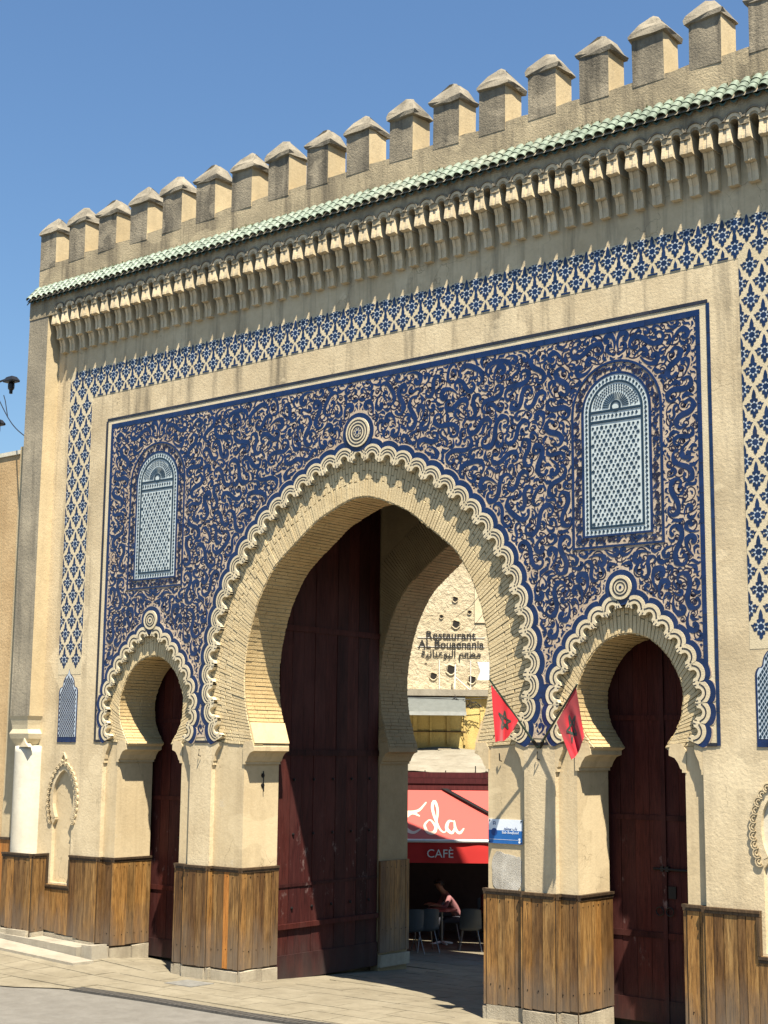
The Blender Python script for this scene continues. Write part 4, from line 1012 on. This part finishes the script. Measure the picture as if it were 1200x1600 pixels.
def lamp(base, head, label):
    L = empty('street_lamp', base, label, 'lamp'); bx, by, bz = base; hx, hy, hz = head
    b = MB(); b.tube([(0,0,0),(0,0,hz-bz+.5)], [.07,.045], 10); b.lathe([(.13,0),(.12,.25),(.07,.32)], 0, 0, 12); b.build('pole', ironm, L)
    b = MB(); b.tube([(0,0,hz-bz+.10),(hx-bx-.18, hy-by, hz-bz+.06)], .022, 8); b.tube([(0,0,hz-bz-.35),((hx-bx)*.5, (hy-by)*.5, hz-bz+.06)], .014, 6); b.build('arm', ironm, L)
    b = MB(); X, Y_, Z = hx-bx, hy-by, hz-bz
    R0 = [[(X+sx*a, Y_+sy*c, Z+z) for sx, sy in ((-1,-1),(1,-1),(1,1),(-1,1))] for a, c, z in ((.145,.10,-.03),(.15,.105,.0),(.14,.095,.02),(.095,.065,.08),(.06,.04,.095))]
    for p, q in zip(R0[:-1], R0[1:]):
        for i in range(4): b.face([p[i], p[(i+1) % 4], q[(i+1) % 4], q[i]])
    b.face(R0[0][::-1]); b.face(R0[-1]); b.build('lamp_hood', ironm, L)
    b = MB(); b.lathe([(.0,-.28),(.034,-.27),(.038,-.20),(.065,-.17),(.07,-.08),(.045,-.03)], X, Y_, 14); b.v = [(x, y_, z+Z) if i >= 0 else None for i, (x, y_, z) in enumerate(b.v)]; b.build('lantern', ironm, L)
    b = MB(); b.tube([(X+.10, Y_, Z-.03), (X+.105, Y_, Z-.15), (X+.03, Y_, Z-.20)], .010, 6); b.build('bracket', ironm, L)
    return L
lamp((-11.6, 1.2, -3.5), (-10.21, .95, 7.38), 'black wall lamp seen against the sky left of the gate, upper of two')
lamp((-12.2, 1.8, -3.5), (-10.62, .95, 6.52), 'black lamp cut by the left edge of the picture, lower of two')
b = MB(); b.tube([(-11.6,1.2,7.9)]+[(-10.49+(2.40)*t, .9-1.15*t, 6.96-1.22*t-.10*math.sin(math.pi*t)) for t in np.linspace(0,1,10)], .011, 5)
b.build('cable', ironm, label='black cable slung from the lamp down to the gate pilaster', cat='cable')
b = MB(); b.tube([(-10.42,.93,7.10),(-10.36,.93,6.98),(-10.25,.93,6.62)], .010, 5); b.build('loose_wire', ironm, label='short loose wire dangling below the upper lamp', cat='wire')

# ------------------------------------------------------------------ flags
def cloth_mat(name, c):
    m, t, p = nmat(name); p.inputs['Base Color'].default_value = (*c, 1); p.inputs['Roughness'].default_value = .8
    try: p.inputs['Sheen Weight'].default_value = .2
    except Exception: pass
    tr = t.nodes.new('ShaderNodeBsdfTranslucent'); tr.inputs[0].default_value = (*c, 1); mx = t.nodes.new('ShaderNodeMixShader'); mx.inputs[0].default_value = .08
    t.links.new(p.outputs[0], mx.inputs[1]); t.links.new(tr.outputs[0], mx.inputs[2]); t.links.new(mx.outputs[0], t.nodes['Material Output'].inputs[0]); return m
flagred = cloth_mat('flag_red', (.50,.007,.016)); flaggreen = cloth_mat('flag_star_green', (.012,.028,.016))
poleg = simple('flag_pole_green', (.03,.05,.035), .4)
def flag(base, tip, A, B, D, Cc, folds, label, seed):
    base = Vector(base); f = empty('flag', base, label, 'flag', 'flags crossed on the right pier')
    b = MB(); b.tube([Vector((0,0,0)), Vector(tip)-base], [.017,.012], 8); b.build('pole', poleg, f)
    b = MB(); b.tube([Vector((0,.02,0)), (Vector(tip)-base)*.10], [.028,.024], 8); b.build('socket', M['iron'], f)
    A, B, D, Cc = [Vector(v)-base for v in (A, B, D, Cc)]; n = 26; nn = Vector((.5,-.85,.1)).normalized()
    def P(s, t):
        a = A.lerp(B, s); e = D.lerp(Cc, s); q = a.lerp(e, t)
        amp = t*(1-.25*t); q = q + nn*(.075*amp*math.sin(s*folds+seed) + .035*amp*math.sin(s*folds*2.1+t*3+seed*2)) + Vector((0,0,-1))*.05*math.sin(math.pi*s)*t
        return q
    b = MB(); b.grid([[P(i/n, j/n) for i in range(n+1)] for j in range(n+1)]); b.build('cloth', flagred, f, smooth=True)
    b = MB()
    pts = [(.5+.27*math.sin(2*math.pi*k*2/5), .5-.27*math.cos(2*math.pi*k*2/5)) for k in range(6)]
    for (s0, t0), (s1, t1) in zip(pts[:-1], pts[1:]):
        L = math.hypot(s1-s0, t1-t0); ns, nt_ = -(t1-t0)/L*.026, (s1-s0)/L*.026
        for side in (-1, 1):
            b.grid([[P(s0+(s1-s0)*q+ns, t0+(t1-t0)*q+nt_)+nn*.006*side for q in np.linspace(0,1,12)], [P(s0+(s1-s0)*q-ns, t0+(t1-t0)*q-nt_)+nn*.006*side for q in np.linspace(0,1,12)]])
    b.build('star', flaggreen, f, smooth=True)
flag((3.28,-.02,-.03), (2.96,-.70,.87), (2.965,-.67,.80), (3.16,-.30,.33), (3.04,-.68,.03), (3.12,-.34,.20), 9.0, 'red flag with dark star leaning left over the large arch', .3)
flag((3.31,-.02,-.03), (4.17,-.42,.79), (4.14,-.40,.76), (3.72,-.22,.30), (4.33,-.52,.10), (4.13,-.52,-.20), 7.5, 'red flag with dark star leaning right over the small arch', 1.1)

# ------------------------------------------------------------------ plaque
pq = empty('plaque', (2.69, BY-.004, -1.19), 'small white and blue enamel plaque on the right pier above bare render', 'sign')
wpl = simple('plaque_white', (.72,.76,.80), .35, 0, .04); bpl = simple('plaque_blue', (.02,.12,.36), .35, 0, .06); npl = simple('plaque_navy', (.012,.05,.20), .4, 0, .05)
b = MB(); b.box(-.28, .28, -.016, 0, -.165, .165); b.build('board', wpl, pq)
b = MB(); b.box(-.279, .279, -.0185, -.015, -.164, .015); b.build('blue_field', bpl, pq)
b = MB(); disc(b, -.185, -.01, 0, .052, -.0195, -.017, 0, 20); b.build('badge', npl, pq)
b = MB(); b.box(-.27, .21, -.0205, -.0175, -.112, -.108); b.build('rule_line', wpl, pq)
b = MB(); disc(b, .235, -.10, 0, .017, -.0205, -.017, 0, 14); disc(b, .235, -.136, 0, .017, -.0207, -.017, 0, 14); b.build('round_marks', wpl, pq)
b = MB()
for q in ((-.205,.10,-.165,.105),(-.205,.085,-.198,.13),(-.172,.085,-.165,.13),(-.198,.128,-.172,.136)): b.box(q[0], q[2], -.0205, -.015, q[1], q[3])
b.build('arch_mark', npl, pq)
for sx, sz in ((-1,1),(1,1),(-1,-1),(1,-1)):
    b = MB(); b.lathe([(.012,0),(.008,.006),(0,.008)], 0, 0, 8); b.build('screw', M['iron'], pq, loc=(sx*.262, -.0165, sz*.147), rot=(math.pi/2, 0, 0))
def put_text(txt, size, depth, mat, parent, loc, name='lettering', **k):
    me = text_mesh(txt, size, depth, **k); me.materials.clear(); me.materials.append(mat); return ob(name, me, parent, loc=loc)
put_text('Bab Boujloud', .052, .001, wpl, pq, (.085, -.0202, -.028))
put_text('\uFEA9\uFEEE\uFEE0\uFEA0\uFE91\uFEEE \uFE8F\uFE8E\uFE91'.replace('\uFE91\uFEEE ', '\uFEEE\uFE91 '), .05, .001, npl, pq, (.085, -.0182, .030))

# ------------------------------------------------------------------ the cafe and the old wall beyond the gate (own frame: x right, y away, along the view)
V30 = CAM + Vector((-math.sin(PAN), math.cos(PAN), 0))*30.0
def cloc(x, y_, z): return (V30.x + math.cos(PAN)*x - math.sin(PAN)*y_, V30.y + math.sin(PAN)*x + math.cos(PAN)*y_, z)
def cground(x, y_): p = cloc(x, y_, 0); return zg(p[0], p[1])
def cthing(name, x, y_, z, label, cat, group=None, rz=0): return empty(name, cloc(x, y_, z), label, cat, group, rot=(0, 0, PAN+rz))
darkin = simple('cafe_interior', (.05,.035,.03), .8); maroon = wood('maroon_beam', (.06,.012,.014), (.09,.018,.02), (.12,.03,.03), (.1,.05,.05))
screed = plaster('roof_screed', (.24,.21,.155), (.34,.305,.235), (.14,.115,.08), .4, .7, scale=2)
cf = cthing('cafe_building', 1.5, 2.4, -4.3, 'low dark cafe with maroon eaves seen through the large arch', 'building')
def cb(name, mat, x0, x1, y0, y1, z0, z1): b = MB(); b.box(x0-1.5, x1-1.5, y0-2.4, y1-2.4, z0+4.3, z1+4.3); return b.build(name, mat, cf)
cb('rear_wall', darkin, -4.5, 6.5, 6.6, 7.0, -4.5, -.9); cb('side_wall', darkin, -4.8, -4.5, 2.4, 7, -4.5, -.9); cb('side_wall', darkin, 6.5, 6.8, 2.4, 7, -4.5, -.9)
b = MB(); rows = []
for j in range(13):
    row = []
    for i in range(41):
        x = -4.8+11.6*i/40; y_ = 2.5+4.5*j/12; row.append((x-1.5, y_-2.4, -.56+.52*j/12+.03*math.sin(x*3.1+y_*5)+U(-.012,.012)+4.3))
    rows.append(row)
b.grid(rows); b.grid([[(x, y_, -.92+4.3) for x, y_, z in rows[-1]], [(x, y_, -.92+4.3) for x, y_, z in rows[0]]]); b.build('roof', screed, cf, smooth=True)
for i, (z0, z1, o_) in enumerate(((-.68,-.56,.0),(-.80,-.685,.03),(-.93,-.805,.01))): cb('eaves_board', maroon, -4.8, 6.8, 2.34-o_, 2.49, z0, z1)
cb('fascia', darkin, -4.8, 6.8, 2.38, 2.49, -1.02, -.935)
for x in (-1.2, 4.6): cb('post', maroon, x-.05, x+.05, 1.1, 1.2, -4.4, -1.1)
for x in (.95, 1.4, 2.05, 2.28): b = MB(); b.tube([(x-1.5, .06, -.58+4.3), (x-1.5, .06, -.58+4.3+(.16 if x > 2 and x < 2.1 else .06))], .012, 5); b.build('iron_stub', M['iron'], cf)
b = MB(); b.box(-.16,.16,-.1,.1,0,.035); b.build('roof_stone', M['stone'], cf, loc=(.05, 4.25, 4.22))

aw = cthing('cafe_awning', 1.5, .6, -2.34, 'sloping red cafe awning with cream script and valance, seen through the large arch', 'awning')
awred = cloth_mat('awning_red', (.60,.085,.065)); valred = cloth_mat('valance_red', (.55,.018,.014)); creaml = simple('awning_cream', (.78,.55,.40), .7, 0, .04); whitebar = simple('white_bar', (.75,.73,.68), .4, 0, .05)
Y0, Z0, Y1, Z1_ = 0, .42, 1.62, 1.40
def ap(x, t, o_=0): return Vector((x-1.5, Y0+(Y1-Y0)*t, Z0+(Z1_-Z0)*t - .05*math.sin(math.pi*t))) + Vector((0,-.52,.85))*o_
b = MB(); b.grid([[ap(-3+8.5*i/40, j/10) for i in range(41)] for j in range(11)]); b.build('canvas', awred, aw, smooth=True)
b = MB(); b.grid([[(-4.5+8.5*i/80, -.02+.012*math.sin(i*.9)+(0 if j else .01), .40-.41*j/4) for i in range(81)] for j in range(5)]); b.build('valance', valred, aw, smooth=True)
b = MB(); b.tube([(-4.5,-.03,.43),(4.0,-.03,.43)], .035, 8); b.build('front_bar', whitebar, aw)
put_text('CAFÈ', .235, .002, whitebar, aw, (-.29, -.045, .10))
put_text('CAFÈ', .235, .002, whitebar, aw, (-2.9, -.045, .10))
def script(strokes):
    b = MB()
    for pts, w0, w1 in strokes:
        q, L = crom(pts, 40); T = np.gradient(q, axis=0); T /= np.linalg.norm(T, axis=1)[:,None]; N = np.stack([-T[:,1], T[:,0]], 1); t = np.linspace(0, 1, 40); wd = w0+(w1-w0)*np.sin(math.pi*t)
        A = q+N*wd[:,None]; Bq = q-N*wd[:,None]; b.grid([[ap(x, z, .006) for x, z in A], [ap(x, z, .006) for x, z in Bq]])
    return b
sh = lambda P, dx=0: [(x+dx+.20*(.5-z), z) for x, z in P]
st = [(sh([(.62,.78),(.50,.86),(.40,.74),(.52,.60),(.80,.62),(1.02,.78)]), .012, .03),               # upper swash
      (sh([(.82,.52),(.66,.58),(.48,.46),(.46,.28),(.60,.18),(.78,.26)]), .012, .045),               # C
      (sh([(.98,.44),(.88,.34),(.90,.20),(1.02,.18),(1.10,.30),(1.04,.43),(.98,.44)]), .012, .035),  # o
      (sh([(1.10,.30),(1.22,.62),(1.20,.80),(1.12,.66),(1.16,.30),(1.24,.19),(1.32,.26)]), .010, .03), # l
      (sh([(1.50,.42),(1.40,.42),(1.32,.28),(1.40,.18),(1.50,.30)]), .012, .035), (sh([(1.52,.44),(1.50,.26),(1.56,.18),(1.68,.28)]), .012, .03)]
script(st).build('script_lettering', creaml, aw)
b = MB(); b.hexa([ap(1.30,1.0,.02), ap(1.42,1.0,.02), ap(2.70,.35,.02), ap(2.62,.35,.02), ap(1.30,1.0,.05), ap(1.42,1.0,.05), ap(2.70,.35,.05), ap(2.62,.35,.05)]); b.build('canvas_arm', M['iron'], aw)

ow = cthing('old_building', 1.0, 7.6, -4.4, 'tall pitted cream masonry wall behind the cafe roof', 'building')
def pitted():
    m, t, p = nmat('pitted_masonry'); v = pos(t); col = ramp(t, noise(t, v, 1.1, 6, .65), [(.3, (.50,.40,.245)), (.7, (.68,.58,.39))])
    mask = rng(t, noise(t, pos(t), .55, 3, .5), .42, .58, 0, 1)
    vo = t.nodes.new('ShaderNodeTexVoronoi'); vo.inputs['Scale'].default_value = 3.6; t.links.new(v, vo.inputs['Vector'])
    wn_ = noise(t, v, 7, 5, .7); sm = t.nodes.new('ShaderNodeMath'); sm.operation = 'MULTIPLY_ADD'; t.links.new(wn_, sm.inputs[0]); sm.inputs[1].default_value = .35; t.links.new(vo.outputs['Distance'], sm.inputs[2])
    pit = mul(t, rng(t, sm.outputs[0], .30, .25, 0, 1), mask)
    col = mix(t, pit, col, (.14,.10,.06)); col = mix(t, mul(t, rng(t, noise(t, v, 12, 6, .75), .5, .66, 0, .8), mask), col, (.30,.235,.15))
    t.links.new(col, p.inputs['Base Color']); p.inputs['Roughness'].default_value = .95
    h = t.nodes.new('ShaderNodeMath'); h.operation = 'MULTIPLY_ADD'; t.links.new(pit, h.inputs[0]); h.inputs[1].default_value = -1.0; t.links.new(wn_, h.inputs[2]); bump(t, p, h.outputs[0], .9, .08); return m
pm_ = pitted()
def obx(name, mat, x0, x1, y0, y1, z0, z1): b = MB(); b.box(x0-1.0, x1-1.0, y0-7.6, y1-7.6, z0+4.4, z1+4.4); return b.build(name, mat, ow)
obx('wall', pm_, -9, 10, 7.6, 9.5, -4.5, 8.5)
yell = plaster('yellow_render', (.55,.39,.13), (.70,.53,.20), (.30,.2,.08), .6, .6, scale=2)
obx('lower_wall', yell, -9, 10, 7.1, 7.6, -4.5, 1.25)
for i, x in enumerate(np.arange(-3.0, 6.0, .42)): obx('wall_batten', yell, x, x+.05+.05*(i % 2), 7.06, 7.1, .05, 1.0)
obx('ledge', M['kerb'], -9, 10, 6.95, 7.65, 1.26, 1.42); obx('string_course', M['mould'], -3, 2.1, 7.05, 7.1, .36, .39)
obx('plaster_strip', M['cream'], 2.35, 3.4, 7.57, 7.6, 3.15, 8.5)
for (x, z, r) in ((1.87,3.11,.10),(1.30,1.78,.09),(2.28,1.70,.10),(1.85,3.75,.07),(2.22,3.42,.05),(1.5,3.3,.05),(1.75,1.95,.12)):
    b = MB(); prof = [(r*1.25, 0), (r*1.05, .02), (r*.85, .0), (.0, -.001)]; b.lathe([(r*1.25,0),(r*1.1,.03),(r*.9,.012)], 0, 0, 10); b.lathe([(r*.92,.012),(0,.010)], 0, 0, 10, 1)
    b.v = [(a*(1+.2*math.sin(i*2.3)), c*(1+.2*math.cos(i*1.7)), d_) for i, (a, c, d_) in enumerate(b.v)]; b.build('putlog_hole', [pm_, simple('hole_shade', (.02,.016,.012), .9) if 'hole_shade' not in bpy.data.materials else bpy.data.materials['hole_shade']], ow, loc=(x-1.0, -.002, z+4.4), rot=(math.pi/2, 0, 0))  # dark disc on the uncut wall paints the shade inside a hole
# grey metal canopy
ca = cthing('metal_canopy', .6, 6.3, .78, 'grey sheet metal canopy below the restaurant lettering', 'canopy'); gm = simple('grey_sheet', (.16,.17,.155), .5, .3, .12)
b = MB(); b.hexa([(-2.6,.0,.02),(1.46,.0,.0),(1.48,.72,.42),(-2.6,.72,.44),(-2.6,.0,.06),(1.46,.0,.04),(1.48,.72,.46),(-2.6,.72,.48)]); b.build('sheet', gm, ca)
b = MB(); b.box(-2.6,1.47,-.02,.02,-.02,.07); b.build('front_lip', simple('lip_light', (.42,.43,.40), .5, .2), ca); b = MB(); b.box(-2.6,1.5,.66,.70,.47,.53); b.build('rear_flashing', M['iron'], ca)
for x in (-1.8, -.2, 1.2): b = MB(); b.tube([(x,.05,.0),(x,.78,.05)], .015, 5); b.build('strut', M['iron'], ca)
# restaurant lettering
blackl = simple('letter_black', (.03,.028,.025), .5, 0, .1); edgel = simple('letter_edge', (.62,.58,.48), .6, 0, .05)
sg = cthing('restaurant_sign', 1.75, 7.585, 2.2, 'freestanding black letters of the restaurant name fixed to the pitted wall', 'sign')
AR = '\uFE94\uFEF4\uFEE7\uFE8E\uFEE8\uFECB\uFEEE\uFE92\uFEDF\uFE8D \uFEE2\uFECC\uFEC4\uFEE3'
for txt, sz, z, w_ in (('Restaurant', .285, .53, 1.27), ('AL Bouaenania', .285, .30, 1.68), (AR, .26, .07, 1.52)):
    for dep, mt, y_, off in ((.003, blackl, -.006, 0),):
        me = text_mesh(txt, sz, dep, align='LEFT', bold=.004); xs_ = [v.co.x for v in me.vertices]; zs_ = [v.co.z for v in me.vertices]
        if not xs_: continue
        sx_ = w_/(max(xs_)-min(xs_)); me.transform(Matrix.Translation((-w_/2+off, 0, 0)) @ Matrix.Diagonal((sx_, 1, 1, 1)) @ Matrix.Translation((-min(xs_), 0, 0))); me.materials.clear(); me.materials.append(mt)
        ob('lettering' if mt is blackl else 'letter_backing', me, sg, loc=(0, y_, z-off))
for z in (.56, .33): b = MB(); b.box(-.86, .86, -.001, .008, z-.006, z+.006); b.build('rail', whitebar, sg)
for x in (-.3, .5): b = MB(); b.tube([(x,.0,-.9),(x,.0,-.02)], .012, 6); b.build('stay', whitebar, sg)
b = MB(); b.tube([(0,0,0),(.02,-.0,.62)], .02, 6); b.tube([(.02,0,.3),(.38,0,-.02)], .012, 5); b.build('white_stay', whitebar, label='thin white diagonal stay under the restaurant lettering', cat='pole', loc=cloc(1.83, 7.35, 1.45), rot=(0,0,PAN))
bx_ = MB(); bx_.prism([(-.14,.25),(-.06,.02),(-.14,-.20),(.16,-.20),(.16,.25)], 0, .12); bx_.build('white_box_sign', simple('pale_box', (.70,.74,.78), .5), label='pale blue-white notched sign beside the right edge of the arch', cat='sign', loc=cloc(2.52, 6.95, 1.86), rot=(0,0,PAN))
# cables tangled on the ledge
b = MB(); rr = random.Random(9)
for k in range(9):
    p0 = Vector((rr.uniform(-.35,.3), rr.uniform(-.05,.0), rr.uniform(-.2,.15))); pts = [p0]
    for i in range(9): p0 = p0+Vector((rr.uniform(-.09,.11), rr.uniform(-.02,.02), rr.uniform(-.09,.08))); pts.append(p0.copy())
    b.tube(pts, .008, 4, cap=False)
b.tube([(-.1,0,-.1),(.0,0,-.3),(-.02,0,-.5),(.06,0,-.65)], .008, 4); b.tube([(-2.5,.02,.1),(0,0,.02),(1.5,.02,.12)], .008, 4); b.tube([(-.2,.3,2.1),(.2,.3,2.4),(.8,.3,3.2)], .007, 4)
b.build('cable_tangle', ironm, label='tangle of black cables on the ledge right of the grey canopy', cat='cables', loc=cloc(2.05, 6.9, 1.15), rot=(0,0,PAN))

# ------------------------------------------------------------------ cafe furniture and guests
shellm = simple('chair_shell_grey', (.055,.065,.072), .45, 0, .08); legm = simple('chair_leg_steel', (.22,.21,.20), .4, .7, .05)
def chair(x, y_, rz, label):
    z = cground(x, y_); c = cthing('cafe_chair', x, y_, z, label, 'chair', 'moulded grey chairs under the awning', rz)
    rows = []
    for j in range(15):
        t = j/14
        if t < .5: q = t/.5; yy = -.20+.40*q; zz = .455-.03*math.sin(math.pi*q)+(.02 if q < .1 else 0); hw = .20+.03*q
        else: q = (t-.5)/.5; yy = .20+.10*q+.03*math.sin(q*math.pi*.5); zz = .455+.44*q; hw = .23-.025*q**2
        rows.append([(hw*u, yy-(abs(u)**2.2)*.05*(1 if t > .5 else 0), zz+(abs(u)**2.5)*.05*(1-t*.6)-(.05*abs(u)**3 if j == 14 else 0)) for u in np.linspace(-1, 1, 11)])
    b = MB(); b.grid(rows); b.grid([[(px, py+.006, pz-.016) for px, py, pz in r][::-1] for r in rows]); b.build('shell', shellm, c, smooth=True)
    for sx, sy in ((-1,-1),(1,-1),(-1,1),(1,1)):
        b = MB(); b.tube([(sx*.15, sy*.13, .44), (sx*.235, sy*.25, 0)], .011, 7); b.build('leg', legm, c)
    return c
chair(1.89, 1.75, math.pi, 'grey moulded chair standing nearest the right pier, its back to the gate')
chair(.93, 1.0, math.pi+.25, 'grey moulded chair in the middle under the awning, legs splayed')
chair(.60, .55, math.pi+.3, 'grey moulded chair half hidden by the dark left jamb')
chair(2.55, 2.6, math.pi*.6, 'dark chair deep in the shade behind the chair by the right pier')
chair(1.55, 3.9, 0, 'dim chair inside the cafe that the pink-shirted guest sits on')
chair(2.55, 5.0, .3, 'dim chair at the back of the cafe under the guest in dark red')
def table(x, y_, label, white):
    z = cground(x, y_); t = cthing('cafe_table', x, y_, z, label, 'table')
    b = MB(); b.lathe([(0,.715),(.33,.715),(.345,.725),(.345,.74),(.33,.75),(0,.75)], 0, 0, 24); b.build('table_top', simple('table_red', (.40,.10,.09), .3) if 'table_red' not in bpy.data.materials else bpy.data.materials['table_red'], t)
    b = MB(); b.tube([(0,0,.03),(0,0,.715)], .03, 10); b.build('stem', legm, t)
    for k in range(4):
        a = k*math.pi/2+.4; b = MB(); b.tube([(0,0,.05),(.26*math.cos(a),.26*math.sin(a),.02)], [.03,.02], 8); b.build('foot', whitebar if white else legm, t)
table(1.35, 3.1, 'small round table with reddish top in front of the pink-shirted guest', True)
table(2.75, 3.7, 'small round table mostly hidden by the right pier', False)
def skin_mesh(verts, edges, radii, levels=2):
    me = bpy.data.meshes.new('body'); me.from_pydata(verts, edges, []); o = bpy.data.objects.new('tmpbody', me); COL.objects.link(o)
    o.modifiers.new('s', 'SKIN'); sv = me.skin_vertices[0].data
    for i, r in enumerate(radii): sv[i].radius = (r, r) if not isinstance(r, tuple) else r
    sv[0].use_root = True; o.modifiers.new('u', 'SUBSURF').levels = levels; bpy.context.view_layer.update(); m2 = bake(o); bpy.data.objects.remove(o); return m2
skinm = simple('skin', (.32,.17,.11), .6, 0, .05); hairm = simple('hair', (.012,.010,.009), .6)
def person(x, y_, rz, lean, shirt, trousers, label, arm):
    z = cground(x, y_); p = cthing('person', x, y_, z, label, 'person', None, rz)       # seated, faces local -Y
    V = []; E_ = []; Rd = []
    def add(co, r, par=None): V.append(co); Rd.append(r); 
    def node(co, r, par=None):
        V.append(co); Rd.append(r)
        if par is not None: E_.append((par, len(V)-1))
        return len(V)-1
    L = lean
    pel = node((0,.05,.52), (.155,.12)); ch1 = node((0,.03-.10*L,.74), (.145,.11), pel); ch2 = node((0,.0-.26*L,.95), (.165,.115), ch1); nk0 = node((0,-.02-.36*L,1.07), .075, ch2); nk = node((0,-.04-.42*L,1.13), .052, nk0); hd0 = node((0,-.06-.47*L,1.20), .072, nk); hd1 = node((0,-.07-.50*L,1.28), .085, hd0); hd2 = node((0,-.065-.51*L,1.36), .066, hd1)
    for s in (-1, 1):
        sh_ = node((s*.17,-.02-.30*L,1.00), .065, ch2); ax, ay, az = arm
        el = node((s*(.23+ax), -.10-.36*L+ay, .78+az*.3), .046, sh_); wr = node((s*.16, -.34-.30*L+ay, .80+az), .032, el); pa_ = node((s*.14, -.41-.30*L+ay, .80+az), .038, wr)
        for k in range(4): f1 = node((s*.14+(k-1.5)*.019, -.465-.30*L+ay, .80+az), .0095, pa_); node((s*.14+(k-1.5)*.021, -.505-.30*L+ay, .785+az), .008, f1)
        t1 = node((s*.14-s*.04, -.43-.30*L+ay, .805+az), .011, pa_); node((s*.14-s*.058, -.465-.30*L+ay, .80+az), .009, t1)
        hp = node((s*.10,.03,.50), .095, pel); kn = node((s*.13,-.40,.50), .066, hp); an_ = node((s*.13,-.42,.09), .042, kn); node((s*.135,-.55,.035), .036, an_)
    me = skin_mesh(V, E_, Rd)
    me.materials.clear()
    for mt in (shirt, trousers, skinm, M['iron']): me.materials.append(mt)
    for f in me.polygons:
        c = f.center; hx = c.z > 1.085 or (c.y < -.22-.30*L+ay*.5 and .70 < c.z < .95+az and abs(c.x) < .27 and c.y < -.30)
        f.material_index = 2 if hx else (0 if c.z > .60 else (3 if c.z < .07 else 1)); f.use_smooth = True
    bd = ob('body', me, p)
    hz = 1.29; hy = -.07-.50*L
    b = MB(); rows = []
    for j in range(9):
        ph = math.pi*.62*j/8; rows.append([(.098*math.sin(ph)*math.cos(a), hy+.018+.108*math.sin(ph)*math.sin(a)+(.02*math.sin(a) if j > 5 else 0), hz+.115*math.cos(ph)+(.05 if (j > 5 and math.sin(a) < -.3) else 0)) for a in np.linspace(0, 2*math.pi, 17)])
    b.grid(rows); b.build('hair', hairm, p, smooth=True)
    fb = MB(); fb.lathe([(0,.012),(.009,.006),(.011,-.012),(0,-.016)], 0, hy-.088, 8); fb.v = [(a, c, d_+hz-.02) for a, c, d_ in fb.v]; fb.build('nose', skinm, p, smooth=True)
    for s in (-1, 1):
        b = MB(); b.lathe([(0,.008),(.009,0),(0,-.008)], s*.032, hy-.078, 8); b.v = [(a, c, d_+hz+.005) for a, c, d_ in b.v]; b.build('eye', hairm, p)
        b = MB(); b.lathe([(0,.03),(.013,.012),(.012,-.015),(0,-.028)], s*.088, hy, 8); b.v = [(a, c, d_+hz-.01) for a, c, d_ in b.v]; b.build('ear', skinm, p, smooth=True)
    return p
person(1.72, 3.75, -1.25, .75, simple('pink_shirt', (.30,.13,.13), .8), simple('dark_trousers', (.03,.03,.04), .8), 'guest in a pale pink shirt leaning forward over a table in the dim cafe', (.0,.0,.04))
person(2.45, 4.6, .5, .3, simple('dark_red_shirt', (.16,.03,.035), .8), simple('brown_trousers', (.05,.04,.03), .8), 'guest in a dark red shirt seated at the back of the dim cafe', (.0,.0,-.05))
